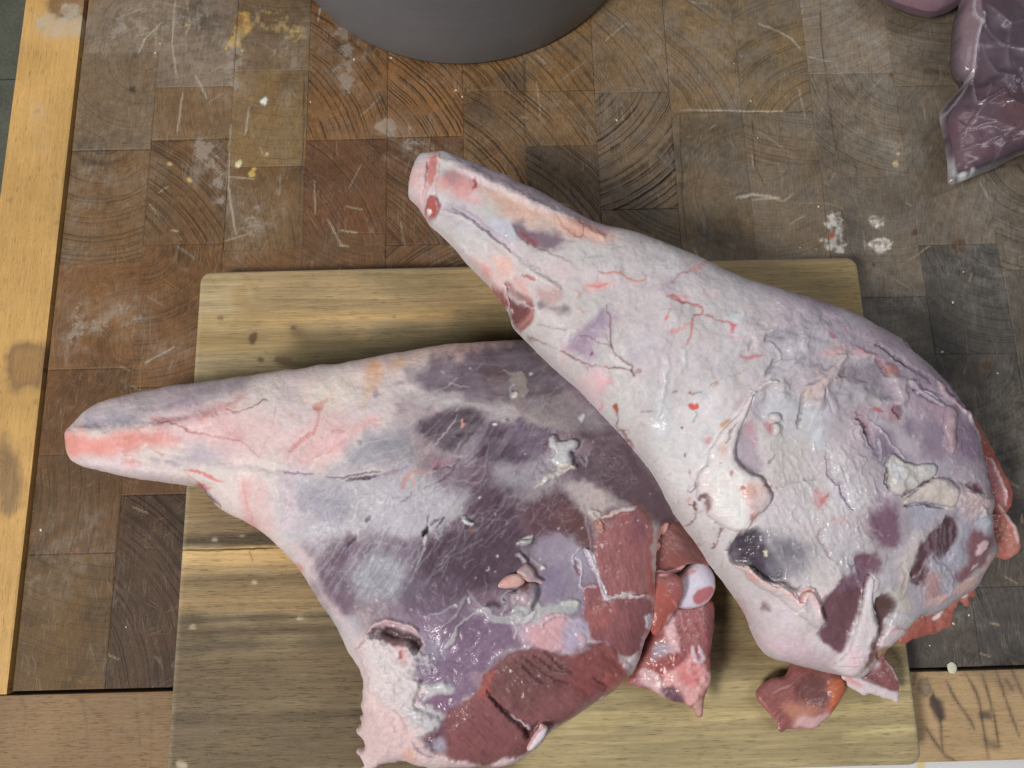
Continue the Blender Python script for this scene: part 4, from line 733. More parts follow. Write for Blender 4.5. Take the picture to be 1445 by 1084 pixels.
# shred cluster and fat tags' bed
L1.poly(c5(665,110,690,95,720,130,745,160,720,190,690,150),(168,160,166),1.6,.9,2,dh=.9,gl=.6); L1.poly(c5(670,20,760,10,790,5,770,40,700,40,660,55),(170,168,172),1.6,.9,2.5,dh=1,gl=.6); L1.poly(c5(700,60,760,50,775,100,730,110,700,90),(132,120,132),2.5,.8,3,dh=.5,rag=.6)
L1.poly(c5(640,440,680,380,700,340,760,330,800,340,800,430,770,500,700,500,650,480),(156,140,150),2.5,.95,3,dh=1.6,gl=.5); L1.line(c5(650,470,640,430,680,390,710,350),4,(184,174,180),1.5,.8,1); L1.line(c5(760,500,790,440,800,380,795,330),5,(178,166,172),1.5,.85,1); L1.poly(c5(700,345,740,330,760,360,720,380),(120,72,72),2.5,.8,2,dh=-.8); L1.poly(c5(690,420,730,390,745,450,710,480),(176,156,164),2,.9,2,dh=.6)
L1.line(c5(570,540,590,480,560,430,600,390,640,380),[4,7,6,6,3],(158,152,160),1.5,.85,1); L1.poly(c5(460,470,520,460,555,480,540,500,480,490),(58,46,56),3,.8,2,dh=-1)
L1.line(c5(350,545,400,525,450,530,480,570,560,590,640,590,700,560),[5,9,12,12,13,14,14],(172,170,176),3,.95,.8,.75); L1.poly(c5(640,500,760,500,800,440,860,450,880,480,1000,465,1090,450,1110,480,1080,520,960,560,860,610,740,610,650,560),(170,170,174),4,.95,4,dh=.8,gl=.6); L1.line(c5(1000,475,1080,465,1105,480),7,(190,190,188),2,.9,.6,.5); L1.line(c5(680,590,740,585,800,520),8,(198,194,200),2,.9,.7,.6); L1.line(c5(640,590,660,660,655,730),3,(190,178,178),1.2,.8,.5); L1.line(c5(670,600,678,650,668,720),1.5,(186,172,176),1,.7,.4)
L1.line(c5(300,420,260,490,200,580,120,640),[5,4,3,1.5],(158,150,162),1.8,.8,.6); L1.line(c5(360,530,280,600,240,640,215,700,180,760,140,810),[4,3,3,5,9,3],(174,170,174),1.4,.9,.8,.5); L1.line(c5(330,390,370,450,460,500),4,(150,140,154),2.5,.7,.5); L1.line(c5(40,560,100,545,180,510,240,470),1.4,(176,172,180),.9,.7,.3); L1.dab(643,854,2.5,2,0,(200,198,204),1,.9,.8,.6); L1.line(c5(325,470,322,430),2,(216,216,220),.8,.85,.6); L1.line(c5(810,60,860,120,890,150),1.4,(164,152,172),1,.7); L1.line(c5(770,140,820,185,865,212),2,(170,160,170),1,.8,.4); L1.dab(766,801,3.4,2.4,10,(206,204,200),1,.95,.8,.6); L1.line(c5(450,235,475,210),1.2,(200,196,204),.8,.8,.4); L1.dab(702,785.5,1.6,1.2,-40,(210,206,210),.8,.9,.5)
# pink glossy aponeurosis
L1.poly(c5(660,660,750,610,860,590,960,550,1040,560,1160,580,1190,680,1310,760,1200,760,1195,800,1090,855,980,830,860,800,700,765,600,820,480,900,440,980,400,1010,470,900,600,800,660,730),(182,164,180),5,1,5,dh=.5,gl=.75); L1.poly(c5(720,680,800,640,860,600,960,550,1030,560,1040,620,980,740,1010,800,880,790,740,760),(204,160,166),8,.85,7,dh=.3,gl=.7); L1.poly(c5(1050,620,1190,600,1190,800,1090,850,1000,830,1020,730),(176,168,190),8,.8,6,gl=.7); L1.line(c5(850,640,880,590,950,555,1030,560),3,(206,180,184),1.5,.8,.8); L1.line(c5(1100,700,1150,730,1140,790),6,(206,172,182),2.5,.7,.6); L1.fib(c5(640,620,1190,580,1190,840,660,780),35,.10,30,3,.3)
L1.poly(c5(480,980,600,830,760,770,760,800,640,840,520,960),(188,178,190),4,.7,3,gl=.85); L1.poly(c6(960,400,1060,380,1100,340,1060,430,1000,500,960,470),(166,134,150),6,.7,5,gl=.7)
# membrane edge strokes by the violet patch
for a in [c3(550,745,580,720,610,680),c3(550,750,575,800,610,830,620,900,605,960,640,985,690,968),c3(580,760,620,800,625,860,615,920)]: L1.line(a,2,(196,190,204),.9,.9,.6)
L1.poly(c3(565,790,580,790,605,850,600,890,585,860),(120,70,86),2,.8,1.5)
L1.hairs(P(440,620,640,560,700,660,560,760,430,760),26,-38,10,60,1.6,(204,198,202),.5,.25)
L1.hairs(P(600,640,760,600,800,700,640,780),18,-42,10,55,1.6,(160,150,160),.5,.2)
# cut red faces
RED=(160,107,109)
L1.poly(c3(760,470,860,425,940,410,1030,395,1090,450,1120,560,1120,700,1130,850,1140,1000,1080,1030,920,1030,810,1060,770,960,730,800,710,680,715,600,740,540),RED,4,1,3,dh=.8,gl=.8); L1.poly(c3(1090,480,1130,540,1140,700,1135,900,1150,1040,1110,1030,1100,700),(188,104,92),5,.8,3,gl=.6); L1.poly(c3(740,440,880,430,860,520,780,560,760,500),(132,96,98),10,.6,6); L1.poly(c3(980,440,1090,470,1090,600,1000,600),(118,88,102),12,.6,7,gl=.8)
L1.fib(c3(720,440,1120,400,1140,1040,800,1050),78,.13,10,2.2,.25); L1.hairs(c3(740,560,1100,560,1100,1000,840,1020),90,75,14,8,1.1,(190,138,140),.5)
L1.poly(cR(310,450,370,440,410,510,470,495,570,485,600,545,590,600,560,700,540,740,480,740,370,690,330,620,315,540),(148,98,102),3.5,1,3,dh=.3,gl=.8); L1.poly(cR(330,540,440,520,420,600,340,620),(176,110,106),10,.6,7); L1.fib(cR(310,440,600,480,560,740,330,640),60,.16,14,3,.2)
L1.line(c3(650,690,690,740,720,820,745,900,770,970,795,1050),[4,8,5,4,6,9],(208,198,210),1.2,.95,.9,.5); L1.line(c3(795,1060,850,1050,920,1030,1000,1042,1080,1030),[9,5,6,4,3],(214,202,208),1,.95,.9,.5); L1.line(c3(620,380,650,470,670,560,690,680),2,(172,150,158),1.5,.75,.4); L1.line(c3(640,985,690,968,720,970),3,(196,184,198),1.4,.8,.5)
L1.line(c3(770,465,830,460,850,430,920,410,1020,392),[3,5,7,6,3],(206,192,192),1.2,.95,.9,.5); L1.poly(c3(680,410,740,430,760,460,720,480,690,460),(196,188,184),1.5,.9,3,dh=1.2,gl=.6,rag=.6); L1.line(c3(730,490,755,530,775,580),[8,7,3],(184,136,116),1.2,.95,1.2,.5); L1.line(c3(720,500,715,560),4,(160,116,102),1.5,.8,.6); L1.poly(c3(755,660,780,655,785,690,765,705),(212,184,186),1,.95,1,dh=.5); L1.poly(c3(970,340,1040,380,1100,430,1150,480,1110,500,1060,440,1000,390),(116,76,68),5,.85,4,gl=.8)
# white seams between cut muscles
L1.line(cR(330,680,400,685,440,735,480,770,510,790),[3,5,6,9,10],(206,190,200),1.5,.9,.8,.5); L1.line(cR(545,725,520,760,490,790,500,830),[3,7,8,4],(206,196,206),1.5,.9,.8,.5); L1.line(cR(610,560,590,640,560,720,540,790),2,(196,160,150),1.2,.7,.6)
L1.poly(cR(570,570,600,565,605,610,585,630,568,600),(204,200,214),1.5,.95,1.5,dh=.8,gl=.7)
# big cut face lower right
FACE=np.vstack([c6(1000,540,1040,440,1100,370,1200,270,1290,225,1445,205),c7(320,195,440,228,500,235,560,215,600,190,600,155,700,150,770,225,830,345,800,490,690,500,550,600,340,712,240,800,200,850,60,880,0,900),c6(1160,1010,1040,1075,900,1040,750,1010,660,985,640,900,560,850,600,830,640,800,760,740,830,655,900,620)])
L1.poly(FACE,(140,95,96),3.5,1,3,dh=-.6,gl=.7); L1.poly(c6(1090,450,1200,300,1445,250,1600,330,1640,480,1445,640,1290,740,1180,620),(114,82,81),20,.8,9); L1.poly(c6(760,760,900,660,1050,600,1200,760,1300,880,1200,960,960,1020,780,980),(132,86,88),18,.75,9); L1.poly(c7(520,220,700,170,790,260,820,370,700,470,560,500,480,400),(142,86,84),12,.8,8); L1.poly(c6(1000,540,1080,390,1120,370,1080,470,1060,540,1010,560),(170,94,88),6,.8,4); L1.poly(c6(630,830,760,760,780,900,720,1000,600,930,570,840),(104,82,100),8,.9,6,gl=.5); L1.poly(c6(680,900,740,880,780,940,730,960),(172,168,182),6,.8,5); L1.poly(c7(700,380,760,340,830,350,840,400,790,480,720,490,690,460),(160,92,86),4,.85,4,dh=.8,gl=.7); L1.line(c7(780,450,810,410),4,(206,198,210),1.2,.9,.6)
for a in [c7(210,215,330,300,470,350),c7(300,200,400,290,500,350),c7(170,240,300,340,420,400,460,420),c7(130,270,260,380,330,420),c7(620,380,700,430,690,460)]: L1.line(a,2.4,(66,44,44),1.5,.7,-.7)
L1.fib(FACE,38,.16,26,3,.35,14); L1.hairs(FACE,60,20,40,12,1,(160,112,108),.5); L1.hairs(FACE,40,40,40,14,1.4,(74,46,48),.5)
L1.line(c6(1070,520,1110,580,1170,650,1230,710,1300,770,1350,820,1370,860),[1.5,2.5,4,5,6,5,3],(66,42,45),2,.9,-2); L1.line(c6(1240,705,1310,755,1370,780,1390,810),[2,4,5,6],(200,178,190),1.2,.9,1.0,.6); L1.poly(c6(1340,830,1390,790,1445,740,1445,770,1390,850,1350,880),(80,48,50),3.5,.85,2,dh=-1.2)
L1.line(c6(780,1020,900,1060,1040,1085,1200,1060,1300,1010),6,(206,176,186),3,.9,.8)
# fat mass with the dark pocket above
L1.poly(c6(140,250,150,160,220,90,330,20,430,20,540,70,600,140,590,250,540,260,400,130,250,120,190,190),(184,160,168),7,.8,5,dh=.8); L1.poly(c6(215,105,330,75,450,90,540,120,600,180,560,245,530,240,490,185,410,160,310,125),(80,62,66),4,.95,2.5,dh=-4.5); L1.line(c6(190,110,260,40,350,10,430,30,530,60,580,110),[3,5,4,4,3,2],(202,172,172),2,.85,1.2)
FATM=c6(190,130,250,115,330,150,400,165,490,185,510,250,545,270,530,400,580,470,560,560,540,620,640,700,760,740,600,850,480,780,400,660,300,620,250,540,200,440,160,350,150,250)
L1.poly(FATM,(202,192,195),6,1,5,dh=2.4); L1.lump(FATM,7,.8,.08,6); L1.poly(c6(330,140,400,165,490,185,510,280,460,330,440,250,380,190),(208,160,160),5,.8,4); L1.dab(566,924,3,7,10,(170,56,62),2.5,.85); L1.line(c6(180,190,150,260,170,340,200,420),3,(202,150,146),2,.7,-.4); L1.line(c6(260,680,280,620),2.5,(180,80,80),1.2,.8,-.5)
L1.poly(c6(540,640,700,470,770,460,820,530,680,560,600,620,760,680,760,740,620,800,520,720),(184,180,186),4,.9,5,dh=.6,gl=.4); L1.poly(c6(560,480,690,470,760,450,810,530,700,520),(190,190,192),2.5,.85,3,dh=.9); L1.hairs(c6(500,260,660,260,640,440,540,460),16,30,25,22,2,(196,192,200),.8,.5,.5); L1.line(c6(520,255,555,240,600,260,660,290),5,(196,190,194),1.4,.9,1.2)
L1.poly(c6(170,420,250,540,330,640,480,760,560,860,640,980,760,1010,760,1084,120,1084,130,800,180,600),(208,186,188),9,.95,6,dh=.6); L1.poly(c6(260,640,420,700,560,880,560,1000,400,1040,200,1000,190,760),(200,174,176),14,.7,9); L1.lump(c6(100,420,640,700,760,1084,100,1084),10,1.0,.07,6); L1.poly(c6(480,960,540,980,560,1030,490,1030),(208,150,120),6,.6,5); L1.line(c6(520,890,560,940,620,990,680,1010),2,(110,90,110),1.4,.7,-.6); L1.line(c6(400,660,470,760,500,860),2,(178,140,144),1.5,.6,-.5)
L1.poly(cL(0,100,0,180,80,290,140,380,200,470,250,560,290,690,330,640,250,480,150,330,60,180),(206,188,194),8,.7,5); L1.dab(424,800,4,8,-30,(206,130,120),3,.7)
# fold of skin near the joint, hairs and fibres everywhere
L1.hairs(cM(560,200,1400,200,1400,480,600,400),26,-30,35,22,.9,(182,178,184),.55,.2); L1.hairs(c2(100,100,1400,100,1400,900,200,1000),70,-50,18,26,1,(188,182,190),.55,.25); L1.hairs(c4(30,300,1200,300,1200,1000,30,1000),75,-52,16,24,1,(204,202,208),.5,.25); L1.hairs(c3(200,260,640,260,660,700,240,600),20,-30,45,18,1,(180,160,170),.7,.2); L1.hairs(c5(0,0,700,0,500,500,0,700),30,-45,30,22,.9,(166,160,170),.5,.2); L1.hairs(cS(100,300,900,280,1000,700,200,700),26,-5,25,22,.8,(222,212,216),.4,.1); L1.hairs(c6(560,0,1300,0,1000,400,620,640),40,-30,50,9,1.2,(180,164,184),.5,.2)
for q in [cM(840,285,880,300,950,320),cM(880,260,840,300,770,330),cM(800,225,820,245)]: L1.line(q,1.1,(176,172,178),.8,.8,.2)
for i in range(120):
    a=RNG.random(2)*[860,560]+[130,500]; L1.dab(a[0],a[1],.7+1.2*RNG.random(),.6+.7*RNG.random(),RNG.random()*180,(216,210,214),.8,.6,.35,warp=.3)
L1.lump(P(80,480,1000,480,1000,1084,400,1084),30,.9,.04,10); L1.lump(P(80,480,1000,480,1000,1084,400,1084),6,.12,.035,6)
# sink under the upper leg
L1.poly(P(770,470,860,560,950,690,1030,800,1120,800,1120,400,770,400),None,34,1,0,dh=-9)

L1.tint(0.035,0.12); L1.hs=1.3
O1=P(93,616,95,606,104,596,122,580,142,569,170,560,205,552,245,546,290,540,340,532,385,526,425,521,455,516,475,515,505,509,540,502,580,495,620,488,660,484,700,481,740,480,800,486,860,505,920,550,960,610,975,680,968,730,945,742,930,745,924,770,925,800,926,835,922,870,908,905,896,940,882,958,862,975,840,990,815,1006,790,1022,774,1032,764,1046,745,1062,725,1074,700,1080,670,1080,640,1082,612,1084,596,1081,575,1074,548,1075,530,1082,518,1094,509,1084,512,1072,503,1060,511,1047,502,1034,513,1020,507,1010,516,1001,508,990,516,980,509,972,517,965,509,944,496,925,484,900,472,876,456,853,440,828,420,798,398,774,376,754,350,738,318,722,298,704,284,688,260,685,230,681,195,676,165,670,135,663,113,657,103,650,96,638)
leg1=thing('lamb_leg','raw lamb leg at lower left with dark purple muscle and red cut faces','lamb leg',tuple(unproj((520,760),0.02)[0]))
PL1=fit_plane([(150,620,0.047),(700,480,0.047),(700,1050,0.045)])
amp1=lambda q: np.where((q[:,0]<640)&(q[:,1]>940),7.0,np.where(q[:,0]>760,2.0,0.9))
blob('leg_body',O1,PL1,0.050,1.0,0.026,0.9,MEAT,leg1,L1,0.00055,0.0205,760,amp1,8,3)
body1=[o for o in COLL.objects if o.name=='leg_body'][0]; HB1=HField(body1)
flap('membrane_shred',c2(1100,290,1150,280,1170,330,1300,310,1320,370,1260,410,1280,500,1180,520,1115,470,1150,400,1100,370),HB1,0.0012,L1,leg1,0.0009,n=120,amp=1.2,ws=4,seed=52); flap('membrane_shred',c2(465,868,500,890,530,910,570,915,560,935,540,940,490,930),HB1,0.001,L1,leg1,0.0008,n=60,amp=.8,ws=4,seed=53); flap('membrane_shred',c5(665,20,760,8,790,2,772,40,745,48,700,42,660,58),HB1,0.0012,L1,leg1,0.0009,n=70,amp=1.0,ws=4,seed=54); flap('membrane_shred',c5(662,112,690,95,722,130,748,160,738,195,705,178,682,150),HB1,0.0012,L1,leg1,0.0009,n=70,amp=1.0,ws=4,seed=55)
flap('membrane_shred',c5(560,485,590,460,575,425,600,390,650,380,690,345,750,320,805,335,810,430,775,505,790,530,740,560,690,520,640,510,590,545),HB1,0.0028,L1,leg1,0.0006,n=160,amp=2.2,ws=5,seed=56,k=.8)
flap('white_seam',np.vstack([c3(640,690,680,700,720,800,750,900,780,980,805,1040,860,1035,920,1018,1000,1034,1085,1022,1090,1038,1000,1052,920,1042,850,1064,800,1080,770,1040,740,960,715,860,690,780,650,710)]),HB1,0.0014,L1,leg1,0.0002,n=160,amp=.8,ws=5,seed=57)
# ------------- looser pieces at the hip end
F1=Cv((150,92,92),0.7)
F1.poly(cR(620,270,700,180,830,330,720,390,620,400),(134,84,80),8,1,5,gl=.8); F1.poly(cR(690,130,740,170,830,330,760,330,700,240),(104,72,70),10,.8,6); F1.fib(cR(600,120,860,120,860,420,600,420),40,.14,20,3,.3); F1.line(cR(630,395,680,385,740,360,760,345),[5,4,3,2],(212,160,156),1.5,.9,.8,.7)
F1.poly(cR(620,440,680,470,690,540,650,640,600,700,590,620),(160,88,80),6,1,4,gl=.8); F1.poly(cR(700,530,850,520,860,580,830,740,760,760,720,720),(150,92,94),5,1,4,gl=.75); F1.poly(cR(640,640,700,560,700,640,720,720,690,760,600,820,540,780,580,700),(156,100,100),6,1,4,gl=.7); F1.poly(cR(650,620,690,560,705,640,710,720,690,740,660,680),(224,186,190),4,.9,4,dh=.8,gl=.7); F1.poly(cR(610,690,660,680,690,720,640,760,600,760),(172,164,178),6,.85,5,gl=.8); F1.poly(cR(640,740,710,730,710,800,640,830,560,800),(152,84,84),6,.9,5); F1.poly(cR(690,800,760,740,820,770,850,830,820,900,750,950,720,930,660,850),(218,166,166),5,1,5,dh=.8,gl=.75); F1.poly(cR(720,780,800,770,800,850,740,870),(206,118,120),7,.8,7,rag=.6,gl=.8); F1.poly(cR(550,800,620,810,700,900,680,930,580,880,540,860),(208,176,180),4,.9,5,dh=.5,gl=.7); F1.poly(cR(640,880,700,880,740,940,680,935),(104,74,88),5,.9,4); F1.poly(cR(780,930,820,920,815,985,795,1000,770,970),(206,164,156),4,.9,3); F1.poly(cR(510,840,560,820,560,890,520,870),(170,120,126),5,.8,4); F1.line(cR(770,700,790,760,820,750,800,700),5,(216,196,208),2,.9,.7,.7); F1.line(cR(690,500,720,560,740,640),2,(200,140,140),1.2,.6); F1.poly(cR(830,540,865,560,850,700,840,740),(110,72,76),6,.7,4)
F1.lump(cR(520,640,880,640,880,1010,520,1010),7,1.0,.08,4); F1.fib(cR(700,520,860,520,830,740,720,740),80,.12,20,3,.3); F1.hairs(cR(700,530,840,530,830,720,720,720),20,90,40,6,1.2,(214,190,194),.6)
blob('muscle_flap',np.vstack([cR(700,505,760,500,850,500,868,560,862,640,848,740,852,830,840,880,822,930,818,985,797,998,772,965,740,945,680,930,640,915,580,880,520,866,500,840,530,790,560,720,590,640,610,560,640,500)]),(0.040,0,0),0.016,0.8,0.0195,0.8,MEAT,leg1,F1,0.0006,0.0205,260,1.6,9,11,True,0.0022)
blob('muscle_flap',cR(590,120,640,100,720,160,800,270,860,330,840,360,760,350,720,385,660,400,630,420,600,400,590,300),(0.050,0,0),0.012,0.7,0.02,0.8,MEAT,leg1,F1,0.0006,None,200,1.2,9,12,False,0.0015)
blob('muscle_flap',cR(590,395,640,385,705,395,738,430,735,490,705,545,665,600,630,650,600,640,585,560),(0.058,0,0),0.015,0.7,0.02,0.8,MEAT,leg1,F1,0.0006,None,160,1.2,8,13,False,0.0015)
# the hip ball: a smooth white cartilage head
KN=Cv((206,200,218),0.85)
cb=C(860,700,7.225); KN.poly(cb(860,1030,910,965,990,930,1050,915,1075,960,1010,1060,930,1110,870,1090),(188,112,112),2,1,1.5,dh=-.6,gl=.85); KN.poly(cb(880,1010,960,960,1030,950,1000,1040,900,1080),(172,112,124),5,.7,4,gl=.8); KN.poly(cb(560,900,640,800,760,730,860,700,820,780,700,870,650,960,600,1040),(150,110,104),7,.9,4,gl=.6); KN.line(cb(600,1000,660,900,760,810,880,760),5,(196,120,104),3,.6)
ball=blob('femur_head',cb(590,1000,620,900,700,800,820,700,920,640,1000,700,1065,800,1078,920,1050,1020,980,1100,880,1140,760,1150,660,1120,610,1070),(0.047,0,0),0.020,1.05,0.018,1.0,MEAT,leg1,KN,0.00055,None,140,0.0,9,14,True,0.0)
ball['label']='smooth white ball of the hip joint with a red pit'
FT=Cv((218,158,150),0.8); FT.lump(P(900,720,960,720,960,900,900,900),5,.6,.14,3); FT.poly(cR(560,360,640,360,640,420,580,440),(222,206,212),5,.9,4); FT.poly(cR(600,180,680,150,680,230,620,260),(216,164,152),6,.9,4); FT.poly(cR(590,190,625,190,625,260,600,260),(200,104,90),4,.8,3); FT.poly(cR(580,440,620,400,615,520,600,545,580,540),(226,204,212),3,.9,2)
for i,(pts,z,th) in enumerate([(cR(595,190,620,170,650,185,640,225,625,255,600,250),.058,.007),(cR(625,160,655,142,672,165,668,205,645,225,628,200),.056,.007),(cR(600,262,625,250,640,272,622,300,600,290),.056,.006),(cR(595,300,612,298,618,340,602,350,590,330),.056,.005),(cR(612,390,640,372,665,385,660,420,632,432,610,420),.054,.008),(cR(586,425,606,400,622,420,615,490,606,545,590,550,582,530,600,480),.056,.006),(cR(596,352,616,350,618,392,604,402),.055,.005)]):
    blob('fat_lump',pts,(z,0,0),th,1.0,0.014,1.0,MEAT,leg1,FT,0.00055,None,70,1.4,5,20+i,False,0.0006)
TG=Cv((206,166,160),0.5); TG.poly(c5(530,345,600,270,690,262,720,310,680,350,560,355),(204,164,158),4,1,3); TG.poly(c5(560,320,620,290,600,340,545,350),(198,140,132),5,.8,4); TG.poly(c5(660,230,740,185,800,250,830,320,780,320,740,310,700,250),(164,142,148),4,1,4); TG.poly(c7(190,690,330,690,330,850,190,850),(216,204,214),3,1,2); TG.line(c7(320,690,285,700,240,750,205,820,200,840),4,(198,150,140),1.5,.8); TG.lump(P(690,780,780,780,780,1084,690,1084),5,.4,.06,3)
def zat(o,p):   # height of the leg body under a photo measurement
    me=o.data; n=len(me.vertices); co=np.empty(n*3,np.float32); me.vertices.foreach_get("co",co); co=co.reshape(-1,3); S=proj(co); k=np.hypot(S[:,0]-p[0],S[:,1]-p[1])<4; return float(co[k,2].max()) if k.any() else 0.06
z=zat(body1,(712,824)); blob('fat_tag',c5(530,350,545,315,590,275,640,258,690,262,720,300,722,325,690,350,640,360,560,362),(z+0.0028,0,0),0.004,0.9,0.004,1,MEAT,leg1,TG,0.0005,None,80,.6,6,31,False,0.0006)
z=zat(body1,(747,812)); blob('fat_tag',c5(665,240,700,205,740,185,785,225,808,275,850,315,845,332,800,318,750,318,715,290,690,262),(z+0.0018,0,0),0.0032,0.9,0.004,1,MEAT,leg1,TG,0.0005,None,90,.8,6,32,False,0.0006)
z=zat(body1,(752,1040)); blob('fat_tag',c7(280,665,320,680,328,705,300,760,250,815,215,838,196,828,205,800,240,735,275,690),(z+0.004,0,0),0.004,0.9,0.006,1,MEAT,leg1,TG,0.0005,None,80,.5,6,33,False,0.0005)

# ================================================================== second lamb leg (upper right, resting on the first)
L2=Cv((192,186,188),0.36); L2.la=0.85; L2.ls=0.4; L2.g[:]=0.16
d1=C(560,190,3.6125); d2=C(700,380,5.16); d3=C(840,520,5.16); d4=C(1000,440,5.16); d5=C(1165,440,5.16); d6=C(960,620,5.16); d7=C(1165,620,5.16); d8=C(1000,780,5.16); d9=C(1165,780,5.16); d0=C(860,330,3.6125); dA=C(960,560,2.979)
# broad tones of the body
L2.poly(P(1000,370,1180,430,1330,530,1420,680,1430,780,1290,900,1230,760,1150,560),(176,168,180),40,.8,15); L2.poly(P(850,390,1000,370,1150,440,1130,560,980,640,900,560),(192,184,190),30,.7,15); L2.poly(P(960,560,1040,560,1030,700,980,740,930,660),(206,202,206),24,.8,12); L2.poly(P(960,740,1030,790,1060,880,1160,930,1230,945,1180,850,1060,810),(202,190,198),20,.8,10)
L2.poly(P(1080,400,1180,425,1280,480,1360,580,1330,600,1240,520,1150,460),(172,160,174),22,.8,9)
# shank end
L2.poly(d1(80,200,100,130,160,95,200,90,200,160,170,260,140,330,100,370,62,290),(204,178,182),7,1,4); L2.poly(d1(170,100,215,90,210,160,190,240,160,270,160,180),(190,116,110),4,.85,4,dh=-.3); L2.dab(588,248,8,16,15,(214,176,178),5,.6); L2.line(d1(215,95,205,180,190,270,200,340),2.5,(226,200,204),1.5,.7,.7)
L2.poly(d1(60,120,80,110,95,150,70,130),(190,190,196),2,.8,1)
L2.poly(d1(215,235,300,200,400,215,440,260,400,300,310,300,240,290),(202,140,136),13,.85,8); L2.poly(d1(250,190,330,180,390,205,380,240,270,235),(176,138,146),10,.75,7); L2.line(d1(400,225,405,260,385,275),3,(140,50,52),1.2,.9); L2.poly(d1(260,120,280,130,270,140),(226,216,222),2,.8,1); L2.poly(d1(290,300,380,310,440,350,360,340),(216,150,154),8,.7,6)
L2.poly(d1(440,280,600,290,760,360,940,440,1110,510,1060,550,900,510,760,470,600,430,500,350),(208,176,164),12,1,7); L2.poly(d1(820,400,960,440,1100,500,1040,530,900,490),(202,158,146),11,.8,7); L2.line(d1(800,400,860,480,910,510),1.4,(170,90,84),1,.7); L2.line(d1(920,430,950,470,945,520,900,510),1.6,(160,72,70),1,.8); L2.line(d1(1030,480,1060,510),2,(200,110,100),1.5,.7)
L2.poly(d1(280,100,450,125,640,205,820,305,960,375,1120,450,1080,490,880,420,680,330,500,235,360,175),(168,154,164),10,1,5); L2.poly(d1(360,130,620,225,840,335,780,350,600,275,420,190),(156,140,152),8,.7,5); L2.line(d1(310,180,410,220,510,270,630,330,790,390,900,430),[3,5,6,7,6,4],(208,196,204),4,.7,.4)
L2.poly(d1(210,340,330,350,480,430,600,520,640,580,500,560,360,480,230,420),(188,176,186),11,.8,8); L2.poly(d1(220,370,330,370,420,430,350,440,250,410),(162,150,162),9,.6,8); L2.line(d1(340,370,420,430,500,490,560,530),3,(160,140,158),2,.7,-.4); L2.poly(d1(480,430,560,430,620,500,590,530,520,490),(190,190,206),8,.9,6,gl=.5); L2.poly(d1(560,560,660,600,640,640,560,600),(206,196,202),9,.6,6)
L2.poly(d1(590,460,640,450,720,480,830,510,910,540,860,555,760,570,690,560,640,510),(130,110,124),8,.95,6,dh=-1.1); L2.poly(d1(630,490,690,530,710,560,670,545),(146,84,92),5,.8,4); L2.line(d1(690,560,760,590,830,620,890,655),2,(146,96,108),1.4,.7,-.3); L2.line(d1(590,450,640,520,690,560),2,(140,100,116),1.5,.7,-.4)
L2.poly(d1(145,350,180,315,215,345,215,410,180,440,140,420),(172,86,84),3,.95,2,dh=2.2,gl=.7); L2.dab(606,302,3.5,4.5,0,(232,206,206),1.5,.95,.5); L2.line(d1(100,370,145,400,150,440),2,(200,110,104),2,.6)
L2.poly(d1(380,640,440,650,530,720,600,790,560,800,500,780,420,700),(206,156,150),8,.9,6); L2.poly(d1(430,660,480,690,490,720,440,710),(200,110,100),5,.85,4); L2.poly(d1(460,620,560,620,600,720,500,680),(216,170,158),9,.7,7)
L2.poly(d1(560,760,600,780,690,850,700,900,680,960,620,1000,590,960,580,880),(150,104,104),3,1,2,dh=-1.5,gl=.5); L2.poly(d1(565,790,640,820,680,860,640,930,600,950,575,880),(116,78,80),5,.95,3,dh=-3); L2.line(d1(620,985,670,940,695,880),5,(176,126,122),2,.85,1); L2.poly(d1(480,790,550,800,570,880,540,880,500,830),(150,82,84),3,.9,2,dh=-1.5); L2.line(d1(555,790,570,850,590,900),[3,3,1],(216,186,186),1,.9,1); L2.line(d1(470,730,560,800,640,850,700,890),2.5,(226,206,210),1.5,.7,.8)
L2.line(d1(640,715,690,735,705,745),[2,4,2],(176,66,60),1,.9,-.2); L2.poly(d1(610,740,650,760,680,840,640,800),(206,146,142),6,.7,5); L2.poly(d1(700,780,780,770,830,800,800,850,720,850),(186,140,138),9,.7,7); L2.poly(d1(720,860,800,860,880,880,860,905,770,905),(122,106,116),7,.85,7); L2.poly(d1(960,760,1060,740,1130,740,1100,780,1000,800),(212,156,154),8,.8,7); L2.line(d1(970,765,1010,770,1080,755),2.5,(196,110,106),1.5,.7); L2.line(d1(1020,700,1090,705,1140,710,1200,740,1250,745,1270,730),[3,2,1.5,2,2,1],(188,106,88),1,.8); L2.line(d1(910,790,930,810,915,835),1.6,(194,140,120),1,.8); L2.line(d1(910,870,940,890,950,910),1.8,(200,140,120),1,.75); L2.poly(d1(700,650,860,660,1000,720,900,740,760,720),(212,190,198),10,.5,8)
L2.poly(P(640,258,750,290,850,330,890,370,800,400,720,390,640,330),None,20,0)
L2.line(P(612,330,650,352,700,395,740,425),7,(214,202,204),5,.5,1.6); L2.line(P(625,300,668,318,705,345,740,378,790,410),8,(212,203,206),6,.4,1.5); L2.line(P(640,290,690,325,720,352),5,(176,164,174),4,.5,-1.6); L2.line(P(604,226,603,250,598,284),3,(180,130,128),2,.5,-1.6); L2.line(P(618,222,680,250,760,290,850,335),9,None,6,1,1.4)
